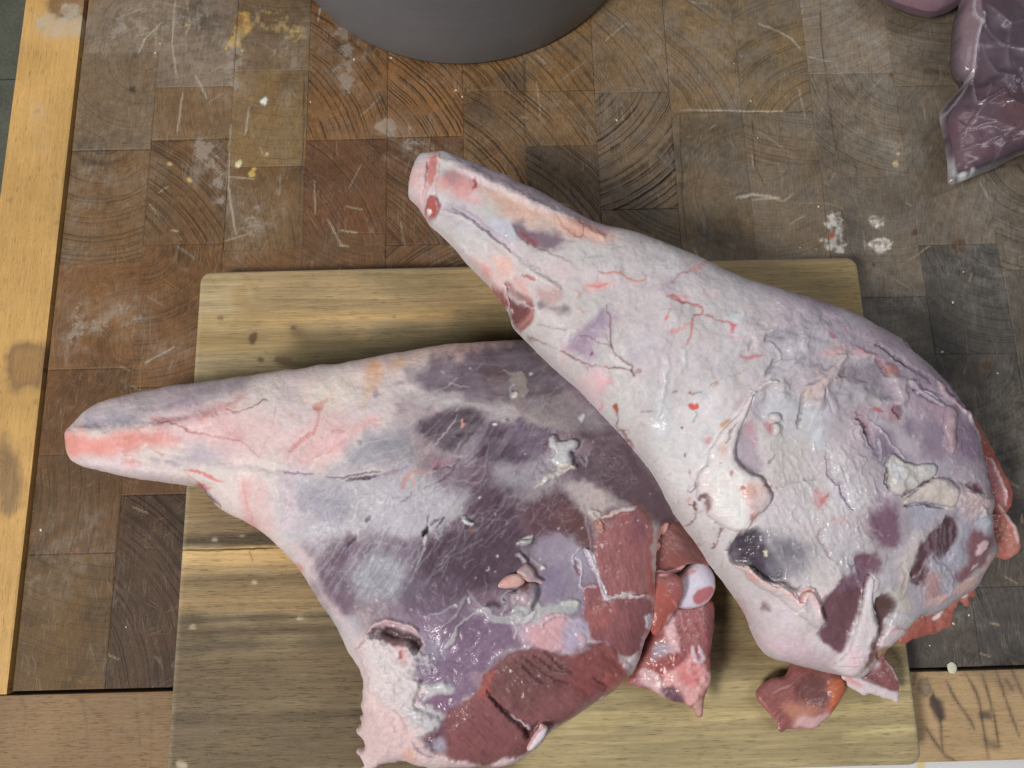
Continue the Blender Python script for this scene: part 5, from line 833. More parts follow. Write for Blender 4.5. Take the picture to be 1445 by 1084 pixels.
# purple shine-through and veins on the near flank
L2.poly(d2(540,520,620,430,700,350,780,300,820,340,830,420,760,520,700,620,600,640,520,580),(164,148,168),12,.95,9); L2.poly(d2(630,420,720,360,780,330,760,400,700,450,640,460),(138,122,144),8,.8,8,rag=.4); L2.poly(d2(550,520,640,500,700,540,680,620,580,620),(158,138,160),9,.7,7)
VD=(120,58,60)
L2.line(d2(470,600,520,620,580,660,670,688,760,712,850,718,900,722,980,738),[2,2.4,2,2.6,2.4,2,2,2.4],VD,.9,.95,.35); L2.line(d2(980,738,1000,760,1012,778),2.2,(110,50,52),.9,.95,.3); L2.line(d2(800,260,808,310,830,380,820,460,830,520,842,565,880,620,940,670,985,705,985,738),[1,1.3,1.5,1.6,2,2,1.6,2,2.4,2.4],VD,.9,.9,.3); L2.line(d2(170,480,250,492,310,520,385,556),[1.6,1.6,1.6,1],(108,62,66),.9,.85,.2); L2.line(d2(380,556,470,600),1,(140,120,126),.8,.6); L2.line(d2(600,482,680,495,740,530,800,545,840,570),1.3,(112,88,96),.9,.8); L2.line(d2(800,470,810,520,840,560),1,(120,92,100),.8,.7); L2.line(d2(300,395,420,435,520,452),1,(120,104,112),.8,.7)
L2.dab(834,499,3,2.5,0,(124,66,72),1.2,.9); L2.line(d2(1020,760,1040,735,1055,740,1040,762),1.6,(150,92,80),.8,.85); L2.line(d2(660,700,668,740,660,765),1.4,(140,80,88),.9,.7); L2.line(d2(790,730,820,770,825,800,780,860),2,(196,140,146),1.5,.7); L2.poly(d2(740,830,830,790,830,840,780,880),(212,160,164),7,.8,6); L2.poly(d2(620,800,700,780,780,920,760,1000,680,940),(212,184,190),10,.8,8); L2.line(d2(450,500,480,560,520,590),2,(196,150,158),1.5,.7); L2.line(d2(480,630,495,690),3,(206,170,176),1.8,.7); L2.poly(d2(690,720,800,730,820,800,740,800),(208,176,184),9,.7,7); L2.line(d2(760,960,770,1000,740,1010),1.5,(190,120,126),1,.7); L2.line(d2(720,680,800,685,880,705),1.2,(196,166,176),1,.7)
L2.poly(d2(620,660,720,650,800,680,760,720,660,700),(196,190,196),5,.5,4,rag=.6)
L2.poly(d3(135,265,155,262,168,300,160,330,142,300),(168,86,68),1.6,.95,1.5); L2.line(d3(160,320,168,370,160,430,205,460,225,500,262,545),[2,1.6,1.6,2.4,2.4,4],(124,58,56),.9,.95,.2); L2.line(d3(262,545,275,590),1.4,(120,70,66),.8,.8); L2.line(d3(205,458,240,450,260,470),1.2,(160,110,110),.8,.7); L2.line(d3(330,322,400,312,440,305),1.6,(118,108,112),.9,.8,-.3); L2.line(d3(480,300,600,290),1,(170,160,160),.8,.6)
L2.poly(d3(680,265,720,255,748,248,745,280,710,308,685,290),(206,92,80),1.4,.97,1.5); L2.line(d3(690,180,705,185),2.5,(160,80,76),1,.9); L2.line(d3(705,200,740,185,780,168),1.3,(110,98,104),.8,.85); L2.line(d3(820,140,840,115,880,102,850,140),1.8,(160,120,96),.9,.85); L2.line(d3(740,310,720,370,708,405),1.4,(120,108,112),.8,.7); L2.dab(961.5,604.5,1.6,1.6,0,(130,76,80),.8,.9); L2.dab(941,595,1.6,1.6,0,(140,116,100),.9,.8); L2.line(d3(320,420,380,410,410,425),3,(164,146,136),2,.5)
L2.poly(d3(900,440,930,390,980,360,985,385,950,430,910,445),(176,130,92),3,.8,4,rag=.5); L2.dab(999,621,3.5,4,0,(176,108,100),2,.9); L2.poly(d3(780,520,850,500,840,580,800,590),(196,170,174),7,.6,6); L2.line(d3(880,470,920,430,950,400),3,(196,156,110),2.5,.6); L2.poly(d3(1010,290,1060,210,1090,230,1040,310),(178,160,172),6,.7,5)
for a,w in [(d3(720,965,725,1000,735,1040),2.2),(d3(670,985,720,1005),1.6),(d3(735,880,725,850,745,760,800,745),1.2),(d3(740,870,710,890,670,890),1.2),(d3(640,640,650,615),1),(d3(350,690,365,720),2.4),(d3(680,740,690,760),1),(d3(560,170,600,165),1),(d6(100,455,105,500,115,520),2.2),(d6(60,470,100,490),1.6),(d6(115,570,70,620,40,650),1.3),(d6(115,520,110,580),1),(d6(110,370,115,330),1.5),(d6(280,710,295,660,320,640),2),(d6(240,750,245,780,230,800),2.6),(d6(180,830,160,800,120,740),1),(d6(270,730,260,790),1),(d6(310,800,350,802),1.2),(d6(20,120,40,95),1),(d6(130,780,110,730),1),(d6(250,610,270,605),1.8)]: L2.line(a,w,(116,64,68),.8,.9,-.15)
L2.poly(d3(660,950,690,930,690,965,665,975),(204,150,140),2.5,.8,2)
g2=np.random.default_rng(77)
for i in range(46):   # crazed, drying skin near the left edge
    x,y=920+110*g2.random(),640+190*g2.random()
    if y<(x-920)*1.5+640-60: pass
    th=g2.random()*3.14; L=5+12*g2.random(); L2.line(P(x,y,x+L*.5*math.cos(th),y+L*.5*math.sin(th)+2*g2.normal(),x+L*math.cos(th),y+L*math.sin(th)),.8,(150,128,136),.7,.55,-.1)
# red vessels on the upper flank
RV=(184,96,98)
L2.line(d0(290,322,330,318,360,340,400,352,470,375,472,405),[5,4,3,2.4,2.6,2.6],RV,1.2,.9); L2.line(d0(310,330,350,345,400,352),2,(150,56,58),.9,.8); L2.line(d0(350,322,410,318),3,(206,140,140),1.8,.8); L2.line(d0(472,405,540,430,600,450,640,470),[2.6,1.8,1.8,2],RV,1,.9); L2.line(d0(430,415,472,405),2.5,RV,1.2,.9); L2.poly(d0(610,455,650,462,640,490,622,510,615,480),(196,106,122),2.5,.9,2); L2.line(d0(622,500,612,530,720,526),2,(204,150,166),1.5,.6); L2.line(d0(430,420,420,450,415,510,390,575),[2,3.5,2.5,1],(192,106,96),1,.85); L2.line(d0(425,440,380,475,340,495,300,500),[2,2,5,5],(206,146,146),1.6,.85); L2.line(d0(310,380,295,425),1.3,(170,110,112),.9,.8); L2.dab(860+287/3.61,330+432/3.61,3.5,2,-25,(206,120,108),1.4,.85)
L2.line(d0(530,122,480,150,440,175,410,190),[2,5,7,3],(206,146,148),2.2,.85); L2.line(d0(410,190,360,205,330,235,310,260),[3,2,1.5,3],(170,124,138),1.4,.8); L2.poly(d0(250,280,300,255,320,270,290,300),(172,156,176),5,.7,4); L2.line(d0(680,622,730,625,790,618),[2,4,1],(196,128,138),1.6,.8); L2.line(d0(640,715,700,690),2.5,(180,150,130),1.5,.7); L2.line(d0(1120,510,1150,525),[4,3],(170,82,70),1.4,.9); L2.line(d0(1190,470,1220,515),2.5,(186,126,130),1.5,.8); L2.line(d0(0,210,60,195,80,215,130,240,160,232),1.8,(196,120,100),1,.7); L2.line(d0(280,45,310,55),2,(186,130,136),1.2,.7); L2.line(d0(470,300,560,310),4,(206,170,178),2.5,.5)
L2.poly(d0(120,600,170,560,260,520,280,580,200,640,140,650),(176,174,184),14,.6,9); L2.poly(d0(590,420,680,400,670,440,620,445),(206,210,218),5,.7,4,dh=.5,gl=.6); L2.line(d0(290,620,290,700,270,830),5,(206,204,210),3,.6,.7,.5); L2.line(d0(370,590,385,650,365,700),5,(204,202,208),3,.5,.6,.5); L2.poly(d0(240,900,310,880,300,1000,240,1060),(198,200,208),14,.6,8,gl=.5); L2.poly(d3(420,430,500,310,545,320,500,520,430,540),(200,202,210),14,.55,8,gl=.5); L2.line(d3(500,0,510,120,470,240,440,360),6,(210,210,216),4,.5,.6)  # bluish highlight near the left edge painted as pale patches, beside ridge lines
# rumpled membranes in the middle
L2.lump(d4(300,60,1000,60,1000,620,420,660,300,360),16,1.3,.07,16); L2.poly(d4(420,190,560,90,820,110,860,240,720,330,700,480,500,500,430,470,520,360),(184,182,190),16,.85,10); L2.poly(d4(420,190,560,100,600,130,520,220,440,280),(158,152,166),8,.7,7,dh=-.5); L2.line(d4(415,200,440,170,480,150,540,110),[4,3,4,2],(150,144,158),2,.7,-1); L2.line(d4(420,475,440,430,480,360,520,330),[3,4,4,2],(140,136,150),1.6,.8,-1.2); L2.line(d4(510,380,520,330,490,260,440,220),3,(206,204,206),2,.6,.8); L2.poly(d4(560,270,620,250,670,265,640,285,580,290),(206,206,210),4,.8,3,dh=.6,gl=.5); L2.line(d4(690,200,680,240,700,290,720,220),3,(206,206,212),2,.6,.5); L2.line(d4(600,400,660,350,720,330),2,(146,142,156),1.6,.6,-.7); L2.line(d4(540,480,600,520,660,500),3,(160,156,168),2,.5,-.6); L2.line(d4(290,270,310,230,320,210),2.5,(150,130,146),1.6,.7,-.6); L2.line(d4(245,315,300,322,400,320),[3,6,2],(192,126,138),2,.75)
L2.poly(d4(560,560,680,540,670,640,660,760,600,870,500,880,400,740,330,640,400,580,480,540),(190,192,200),14,.75,8,gl=.6); L2.poly(d4(330,600,390,570,400,620,350,660,325,650),(184,184,190),2,.9,2,dh=.9,gl=.5); L2.line(d4(330,610,360,580,450,535,490,535),[3,3,3,1],(104,96,104),1.2,.85,-1.3); L2.line(d4(300,600,400,545,450,520,510,520),[3,5,6,3],(214,210,210),1.6,.8,1.2); L2.poly(d4(340,650,420,640,400,780,300,740),(160,156,166),9,.7,7,dh=-1)
L2.poly(d4(430,750,500,740,530,790,480,800,440,790),(206,202,202),1.8,.95,2,dh=1.1); L2.poly(d4(450,820,510,820,525,880,490,910,450,890),(206,200,202),1.8,.95,2,dh=1.1)
# thick pale fat flap standing proud
FLAP=np.vstack([d3(1320,100,1260,120,1170,180,1140,260,1110,330,1060,440,1030,540,1025,600,1040,670,1110,750,1200,790,1240,850,1290,920,1280,980,1230,1040,1180,1070,1140,1110),d6(520,600,490,668,410,672,330,640,220,560,200,540,215,480,180,420,130,430,120,330,130,240,190,170,200,80),d3(850,560,900,470,980,390,1050,320,1100,240,1150,170,1240,120)])
L2.poly(FLAP,(216,206,209),3.5,1,2,dh=.4,gl=.35); L2.poly(np.vstack([d6(200,240,430,200,520,300,460,440,500,560,520,640,400,660,220,540,180,400)]),(224,216,216),14,.9,9,dh=.4); L2.poly(d6(440,350,520,300,600,330,660,380,640,460,560,500,500,520,470,450),(214,186,186),7,.9,5,dh=.3,gl=.5); L2.line(d6(430,372,455,350,470,345),[2,4,3],(176,80,72),1.2,.95,-.4); L2.poly(d6(455,385,530,350,530,400,490,420),(212,160,146),6,.6,5); L2.poly(d6(500,530,560,515,575,535,510,580),(188,110,90),2.2,.85,2); L2.poly(d6(470,450,500,480,600,480,620,450,560,510,480,490),(202,140,132),4,.7,3); L2.line(d6(135,450,150,420,185,410,205,435),[3,5,6,4],(98,60,68),1.6,.9,-.8); L2.poly(d6(190,430,215,440,215,500,200,530,185,500),(122,74,80),4,.75,4,dh=-.5); L2.dab(1030,668,2.5,4,20,(176,112,120),1.8,.8); L2.poly(d3(900,570,960,540,960,600,920,630),(214,172,154),5,.7,4); L2.line(d3(960,550,975,500,985,450),2,(140,100,96),.9,.8,-.3)
for a in [d3(985,470,1000,430,1030,400),d3(990,440,970,470)]: L2.line(a,1,(130,110,112),.8,.8,-.2)
L2.poly(d3(1100,400,1060,440,1030,560,1050,660,1120,740,1210,740,1230,640,1190,560,1210,480,1180,400),(172,158,170),6,.95,3,dh=-1.2); L2.poly(d3(1110,410,1170,420,1180,540,1150,520),(190,140,152),6,.8,5); L2.poly(d3(1240,400,1270,410,1270,470,1250,460),(176,126,136),5,.8,4)
L2.line(np.vstack([d3(1025,600,1040,670,1110,750,1200,790,1240,850,1290,920,1280,980,1230,1040),d6(570,560,525,620)]),2.4,(150,138,148),1.6,.6,-1.2)
# second ridge
L2.poly(d4(960,320,1000,310,970,420,940,470,870,540,840,580,840,680,780,720,690,660,690,570,740,520,820,480,860,420,920,350),(208,190,190),6,.95,4,dh=1.8); L2.poly(d4(690,570,760,520,830,500,820,600,740,640,690,650),(206,190,182),6,.8,5); L2.poly(d4(700,660,840,660,860,800,840,1000,760,1000,680,860),(196,200,210),14,.75,7,dh=.5,gl=.65); L2.line(d4(690,560,680,640,670,720,655,840),[3,2,2,4],(120,112,122),1.2,.85,-1.2); L2.line(d4(700,540,740,515,820,495),1.8,(146,130,130),1.2,.7,-.6); L2.poly(d4(820,300,920,260,1010,260,980,300,900,320,840,330),(214,172,172),6,.85,5,dh=.6); L2.poly(d4(960,320,1000,300,1060,310,1100,280,1180,310,1220,330,1160,345,1040,340,980,350),(212,186,192),4,.9,4,dh=1.2); L2.poly(d4(1050,255,1160,280,1200,310,1130,310,1080,280),(214,150,156),5,.8,5); L2.dab(1179,555-21,2,2,0,(150,70,80),1,.8); L2.line(d4(850,560,870,640,900,720),2.5,(150,146,160),1.6,.7,-.8); L2.line(d4(850,580,845,660),2,(140,136,150),1.2,.7,-.6)
L2.poly(d4(960,410,1000,390,1100,370,1230,365,1270,450,1320,520,1340,620,1240,600,1160,540,1040,500,950,470),(146,136,150),7,.95,5,dh=-1.8); L2.poly(d4(1000,360,1100,350,1220,345,1230,370,1080,380),(184,178,186),4,.7,4); L2.lump(d4(880,480,1300,520,1300,760,900,760),14,1.2,.09,12); L2.poly(d4(880,560,1060,500,1240,600,1260,700,1080,640,1000,700,900,700),(176,172,180),14,.8,9); L2.poly(d4(1040,660,1180,600,1260,640,1200,720,1060,720),(186,182,186),8,.7,6)
L2.poly(d4(1280,380,1340,390,1380,440,1400,480,1350,470,1300,430),(190,116,96),3.5,.95,4,dh=.3,gl=.6); L2.line(d4(1225,340,1260,390,1290,440,1320,480),[2,3,4,2],(110,60,52),1.2,.85,-1); L2.line(d4(1180,305,1240,330,1260,390),2,(186,110,116),1.4,.7); L2.poly(d4(1330,470,1400,470,1440,540,1445,640,1390,680,1370,580),(200,190,196),4,.9,5,dh=1,gl=.5); L2.poly(d4(1190,712,1230,700,1270,725,1230,730),(190,90,88),1.8,.95,1.5); L2.poly(d4(1360,700,1400,690,1420,720,1390,775,1370,740,1345,725),(74,44,50),2.2,.95,2,dh=-2); L2.poly(d4(1300,710,1370,700,1400,780,1330,800,1290,760),(176,120,128),6,.7,5)
L2.line(d4(1070,770,1100,790,1140,840,1160,880,1175,930,1190,1000),[3,6,8,6,4,2],(108,56,70),2,.9,-1.8); L2.line(d4(1140,830,1160,880),4,(56,30,38),1.2,.9,-1); L2.poly(d4(1030,740,1120,720,1180,820,1120,860,1060,800),(168,128,140),6,.7,6); L2.hairs(d4(1040,690,1200,690,1200,900,1060,880),14,60,30,18,1.6,(206,186,196),.8,.7,.6)
# purple windows and glassy membranes at the right
L2.poly(d5(340,900,420,860,560,1000,600,1084,330,1084,330,980),(134,120,142),10,.95,7,gl=.7); L2.poly(d5(560,820,620,780,680,840,640,900,580,890),(132,114,142),8,.85,7); L2.poly(d5(700,760,780,780,840,830,900,930,920,1000,880,1060,760,1080,700,1000,680,900),(146,124,146),12,.85,7,gl=.6); L2.poly(d5(960,740,1050,820,1120,920,1150,1040,1170,1084,980,1084,950,960),(142,118,146),8,.9,7,gl=.5); L2.poly(d5(860,800,900,680,930,680,945,820,950,960,930,1040,890,980,850,900),(196,166,164),5,.9,5,dh=1,gl=.5); L2.line(d5(905,690,940,720,935,800),3,(176,130,116),1.5,.8,.6); L2.poly(d5(590,640,700,640,740,720,720,760,660,740,600,700),(196,170,182),7,.85,6,gl=.7); L2.poly(d5(740,680,860,680,860,800,780,760),(190,160,174),6,.8,6,gl=.7)
L2.line(d5(340,830,400,870,460,940,520,1010,580,1084),2.4,(214,208,218),1,.8,.6,.8); L2.line(d5(380,930,395,1000,400,1084),3,(206,204,216),1.4,.7,.5,.8); L2.line(d5(330,800,380,850,420,900),2,(206,200,210),1,.7,.4,.8)
L2.poly(d5(590,500,660,500,760,600,860,650,880,690,800,670,700,620,640,580,600,560),(150,128,148),5,.9,3,dh=-1.2); L2.line(d5(600,510,660,520,680,560,740,600,800,640,870,690),[8,7,5,6,6,4],(212,210,214),1.6,.95,1.2,.7); L2.poly(d5(680,520,740,560,860,610,800,600,720,560),(96,76,88),3,.85,2,dh=-1.6); L2.poly(d5(500,480,600,520,640,540,590,600,600,640,540,690,520,600),(198,186,190),4,.85,4,dh=.8,gl=.6)
L2.poly(d5(380,240,520,330,640,440,760,520,815,500,800,440,700,330,560,220,440,130,330,120,300,180),(170,158,168),8,.9,5,dh=.8,gl=.5); L2.line(d5(370,230,440,280,520,340,580,385),[2,3,4,2],(96,80,90),1.4,.9,-1.6); L2.line(d5(540,350,600,400,720,470,760,510),3,(124,100,124),2,.8,-1); L2.poly(d5(560,380,640,430,760,520,700,520,600,440),(140,116,138),7,.8,5); L2.line(d5(820,510,860,590,930,650,980,700,1050,760,1090,800),[5,5,4,4,5,6],(202,166,158),1.6,.9,1,.5); L2.line(d5(815,490,880,560,960,660,1040,730,1090,780),2.5,(100,76,88),1.6,.8,-1.4); L2.poly(d5(640,230,740,310,860,420,980,560,1060,680,1095,780,1000,690,900,580,820,500,810,420,720,330),(136,112,136),7,.9,5); L2.line(d5(560,200,620,260,700,320),1.6,(76,60,70),1.2,.85,-1); L2.poly(d5(560,180,640,210,660,260,600,230),(196,178,188),4,.7,3)
L2.line(d5(1000,720,1060,790,1120,880,1150,980),3,(204,190,196),1.5,.7,.6)
L2.line(P(1118,409,1135,424,1128,416),3,(176,130,130),1.5,.7); L2.poly(d0(900,270,970,275,990,310,940,300),(160,116,122),5,.7,4); L2.poly(d0(1010,320,1080,320,1130,350,1100,370,1040,345),(158,132,150),6,.8,4)
L2.poly(P(1100,440,1200,440,1300,520,1380,610,1420,740,1330,850,1240,800,1200,700,1190,600,1110,560),(146,136,148),40,.34,18); L2.poly(P(1250,480,1330,545,1400,650,1410,740,1360,720,1320,620,1260,540),(132,112,134),26,.40,14)
# wet fibrous middle
L2.fib(d6(560,160,1100,100,1445,200,1445,700,1300,900,1000,1000,700,780,560,500),62,.10,30,2.6,.35); L2.poly(d6(940,100,1100,80,1300,200,1400,420,1300,480,1150,300,1040,260),(190,184,190),14,.7,9,gl=.75); L2.poly(d6(1060,330,1250,330,1260,520,1160,560,1080,480),(202,198,208),10,.7,7,gl=.8); L2.line(d6(1070,100,1085,180,1100,280,1160,330,1200,420,1260,520),[3,4,4,5,5,3],(146,132,146),2.2,.8,-1.4); L2.poly(d6(1000,380,1070,400,1060,460,1020,500,980,440),(196,132,130),7,.75,6); L2.line(d6(1075,390,1050,440,1015,495),[3,5,2],(186,104,96),1.8,.8); L2.line(d6(1090,590,1160,600,1220,610),4,(200,130,132),2.5,.7); L2.line(d6(600,345,680,350,780,320,880,300,960,290,1010,260),2,(160,150,158),1.4,.7,-.8); L2.poly(d6(560,480,640,400,900,360,1000,500,960,700,780,720,640,680),(192,182,190),20,.7,10); L2.line(d6(640,170,660,150,690,105),1.8,(110,100,108),.9,.8,-.4); L2.poly(d6(1040,600,1300,640,1340,760,1260,860,1160,900,1080,840),(186,182,192),10,.7,8,gl=.9); L2.line(d6(1060,640,1020,700,1060,800,1120,880),3,(160,130,146),2.5,.6,-.6)
L2.lump(d6(560,160,1445,100,1445,760,1200,1000,800,760),5,.28,.04,10); L2.lump(d7(0,60,420,60,500,480,200,700,0,760),6,.32,.04,8); L2.fib(d7(0,60,420,60,500,480,200,700,0,760),66,.10,26,2.6,.4)
for (x,y,sx,sy) in [(1000,80,16,12)]: pass
# dark wet hollow
L2.poly(d6(360,790,400,710,430,680,520,650,580,650,620,720,640,790,700,850,740,940,720,1020,620,1010,520,950,490,910,400,915,365,870),(76,68,80),5,1,3,dh=-2.4,gl=.8); L2.poly(d6(380,790,420,770,440,860,420,890,375,860),(124,116,128),8,.8,6); L2.poly(d6(600,860,700,900,720,1000,620,980),(108,106,118),10,.7,8); L2.poly(d6(620,690,760,700,940,780,960,940,860,1020,740,1010,680,860),(140,138,150),20,.85,9,gl=.9); L2.poly(d6(660,740,800,760,860,820,760,860,680,820),(112,108,124),12,.6,9,gl=.95); L2.poly(d6(615,820,640,815,655,845,635,850),(220,208,190),1,.97,.6,dh=.8); L2.line(d6(360,790,395,715,430,680,500,655),2.4,(196,180,184),1.4,.6,.8)
# torn pinkish edge below it
L2.line(np.vstack([d8(190,95,290,130,350,170,400,220,480,260,520,240,570,290,620,330,670,380,690,330,720,290,760,300,790,350,830,480,850,510)]),[5,8,9,8,9,8,8,7,5,9,11,9,7,6,4],(216,186,184),2,.9,1.8,.6,jit=1.5); L2.line(d8(290,150,330,190,370,210),[4,7,4],(206,140,130),2,.8,.6); L2.line(d8(670,330,700,290,740,280),4,(176,110,94),1.5,.8,-.6); L2.line(d8(290,95,360,150,460,215,540,215,640,270,680,250),[4,5,4,3,4,3],(70,56,64),2.2,.75,-1.2); L2.poly(d8(390,360,420,370,440,420,410,410,390,390),(124,98,112),5,.85,3,dh=-.5); L2.poly(d8(640,420,720,420,830,480,830,520,760,540,680,520),(196,190,190),12,.6,8,dh=.6); L2.line(d8(630,440,660,425,710,430),3,(222,216,218),1.6,.8,.8); L2.poly(d8(200,300,260,420,300,540,360,640,320,560,240,430,190,330),(196,156,160),7,.7,5); L2.line(d8(180,300,230,420,280,520),3,(178,126,128),2,.6,-.5); L2.poly(d8(340,600,700,640,960,880,600,800,420,720),(200,176,188),16,.7,9); L2.line(d8(110,260,150,310,190,380),2,(130,110,118),1.2,.6,-.4); L2.line(d8(640,600,780,740,900,820),3,(206,186,196),3,.5,.4)
# muscle windows F and G, pale strap between
L2.poly(d8(1000,130,1040,150,1070,60,1110,20,1180,20,1260,60,1280,100,1230,130,1170,150,1150,230,1120,360,1080,460,1040,580,1000,700,965,740,905,705,815,600,815,560,850,500,840,380,930,270,960,190),(118,86,96),4,1,3,dh=-1.0,gl=.55); L2.poly(d8(860,440,960,300,1060,260,1080,380,1020,560,960,720,860,620),(106,80,86),12,.7,8); L2.fib(d8(820,130,1170,130,1060,560,960,740),74,.14,24,3,.2); L2.line(d8(1080,140,1110,220,1130,290),[5,3,1],(176,150,166),2,.8,.3); L2.line(d8(1010,100,1040,150,1080,120),5,(180,172,180),3,.7,.4); L2.hairs(d8(980,0,1280,0,1280,130,1100,140),14,75,20,20,2,(170,150,166),.6)
L2.poly(d8(1190,165,1230,210,1200,320,1200,460,1240,560,1210,680,1160,770,1090,890,1000,900,900,850,960,760,1010,700,1050,570,1110,420,1160,260),(208,200,206),4,.95,3,dh=1.0); L2.poly(d8(1010,740,1160,700,1160,800,1080,900,960,840),(216,194,204),12,.8,8); L2.fib(d8(1000,180,1230,180,1160,780,960,880),72,.06,30,2.5,.2); L2.line(d8(1040,720,1060,780,1100,800),2,(206,160,172),1.5,.6)
L2.poly(d9(370,350,400,315,440,305,490,330,515,375,495,440,460,500,440,560,400,620,360,665,350,650,380,580,395,520,370,440),(110,84,82),3.5,1,2,dh=-3,gl=.6); L2.poly(d9(390,350,440,320,500,370,470,420,400,420),(94,76,74),9,.7,6); L2.poly(d9(480,450,600,450,680,480,640,540,560,560,460,540),(200,194,200),4,.95,4,dh=.5,gl=.7); L2.poly(d9(440,570,500,550,600,570,560,620,540,700,520,720,440,770,400,810,395,780,450,700,400,700,370,680,400,620),(218,204,212),3,1,3,dh=.8,gl=.5); L2.line(d9(450,575,520,552,600,572),1.8,(196,130,140),1,.8); L2.line(d9(545,630,535,700,510,720),3,(222,170,184),2,.7); L2.poly(d9(395,715,430,690,460,705,430,740,400,780,385,750),(176,136,112),3,.9,3,dh=-.8); L2.line(d9(390,720,385,770,400,800),2,(80,46,42),1.2,.8,-1)
L2.poly(d9(340,660,370,660,380,720,350,800,300,860,260,880,310,800),(136,88,86),4,1,3,dh=-1.2,gl=.8)
# far right window, tendons, rim
L2.poly(d7(880,560,920,580,960,640,950,760,930,840,880,900,830,915,790,890,790,820,760,920,740,1000,690,1050,630,1050,635,930,680,800,760,700,830,620),(98,72,80),4,1,3,dh=-1,gl=.45); L2.poly(d7(800,640,900,580,950,700,920,840,840,880,790,760),(90,70,76),10,.7,7); L2.line(d7(780,800,795,860,780,920,750,980),3,(150,130,140),1.8,.7); L2.fib(d7(630,560,960,560,940,900,640,1050),72,.14,24,3,.2); L2.poly(d9(640,100,700,140,780,80,760,180,740,250,680,230,630,200),(106,78,84),5,.8,4)
L2.poly(d7(790,900,880,900,960,760,1000,640,1060,640,1040,780,1000,900,960,1000,900,1084,740,1084,760,980),(162,158,174),6,.95,5,dh=.4,gl=.6); L2.fib(d7(760,640,1060,640,960,1084,740,1084),68,.16,50,2.4,.2,8,(204,200,212)); L2.poly(d9(800,60,960,20,990,100,950,240,880,300,780,340,740,300,760,200),(160,154,168),6,.9,5,gl=.6); L2.fib(d9(740,40,990,40,950,260,760,340),66,.35,50,2.4,.3,8,(202,198,210)); L2.poly(d9(750,190,830,190,820,330,750,330),(182,136,132),8,.75,6); L2.hairs(d9(640,60,980,60,900,320,640,260),9,-66,10,30,1.8,(200,196,208),.6,.3)
L2.poly(d7(1060,660,1140,680,1220,700,1230,800,1150,900,1040,1000,980,1060,970,1000,1040,860),(140,100,108),6,.95,5,gl=.5); L2.poly(d7(1100,830,1130,770,1170,740,1185,760,1150,820,1110,845),(212,188,194),2,.95,2,dh=.7); L2.poly(d7(1060,940,1080,910,1110,900,1100,930,1070,955),(206,186,192),2,.9,1.5,dh=.6); L2.poly(d9(960,240,1100,150,1160,80,1230,0,1240,60,1150,180,1050,260,860,350,700,420,720,390,900,310),(206,172,170),4,.9,4,dh=.4,gl=.55)
L2.poly(d7(320,560,400,500,480,470,550,580,550,700,535,790,490,815,430,790,360,740,330,650),(128,102,120),8,1,6,gl=.5); L2.poly(d7(340,500,420,450,500,480,440,520,380,540),(150,128,150),9,.7,7); L2.poly(d7(210,860,280,840,300,950,330,900,360,840,410,900,400,960,340,960,300,1040,240,1084,90,1084,150,1000,220,960),(124,98,114),6,.9,6); L2.poly(d7(100,820,200,860,200,960,120,960),(168,164,174),8,.8,6,gl=.7)
L2.poly(d7(560,560,660,560,640,760,600,900,560,1084,500,1084,520,900,560,720),(158,152,162),9,.8,6); L2.poly(d7(570,860,640,700,760,640,700,760,630,900,610,1084,550,1084),(188,180,178),6,.85,5,dh=.6); L2.poly(d9(540,60,600,100,590,300,640,400,560,440,530,330,550,200),(192,182,178),7,.85,5,dh=.5); L2.line(d9(560,80,575,180,560,300),3,(160,140,146),2.2,.6,-.6); L2.poly(d9(430,0,540,0,540,280,450,290,380,260,420,160),(166,162,170),9,.85,6); L2.line(d9(455,0,460,60,430,120,380,150),2,(150,140,146),1.4,.6,-.5); L2.poly(d9(450,290,510,260,560,290,540,340,500,330),(186,180,172),5,.9,4,dh=.9)
# creamy torn flaps
TFa=d7(430,190,470,110,500,110,560,165,640,185,700,180,785,190,790,270,700,320,640,375,570,400,560,420,480,390,445,330,450,240); L2.poly(TFa,(190,186,184),2,1,2,gl=.6); L2.poly(d7(480,180,560,180,560,270,500,250),(196,200,212),8,.85,6,gl=.75); L2.lump(TFa,8,1.2,.08,5); L2.line(d7(445,200,440,260,445,330,470,370),2.5,(90,78,84),1.4,.85,-1.6); L2.line(d7(560,420,590,380,650,370,700,320,780,280),2.2,(126,114,120),1.2,.8,-1.4)
TFb=d7(565,430,640,390,700,330,800,280,880,290,930,320,960,390,945,470,900,500,800,475,680,462,570,480,555,455); L2.poly(TFb,(188,178,174),2.4,1,2.5,gl=.5); L2.lump(TFb,8,1.1,.08,5); L2.line(d7(560,485,680,465,800,480,860,495),2.4,(110,96,104),1.3,.85,-1.4); L2.poly(d7(940,400,1040,360,1160,400,1230,470,1230,640,1150,650,1080,580,960,500),(194,174,176),9,.9,6,dh=.7,gl=.5); L2.lump(d7(900,280,1240,380,1240,650,960,560),9,1.1,.09,8); L2.poly(d7(620,480,820,490,760,600,680,680,640,590),(160,160,174),7,.9,5,gl=.9); L2.poly(d7(1100,560,1220,560,1200,660,1120,640),(184,188,206),6,.85,5,gl=.75); L2.poly(d7(1030,330,1080,320,1120,350,1135,385,1080,385,1040,360),(112,72,84),3,.95,2.5,dh=-1.6,gl=.7); L2.line(d7(1115,520,1130,500,1150,540,1130,570),4,(206,206,206),1.6,.8,.9); L2.poly(d7(880,280,1040,180,1180,240,1200,360,1100,320,1000,340),(170,160,170),12,.7,8)
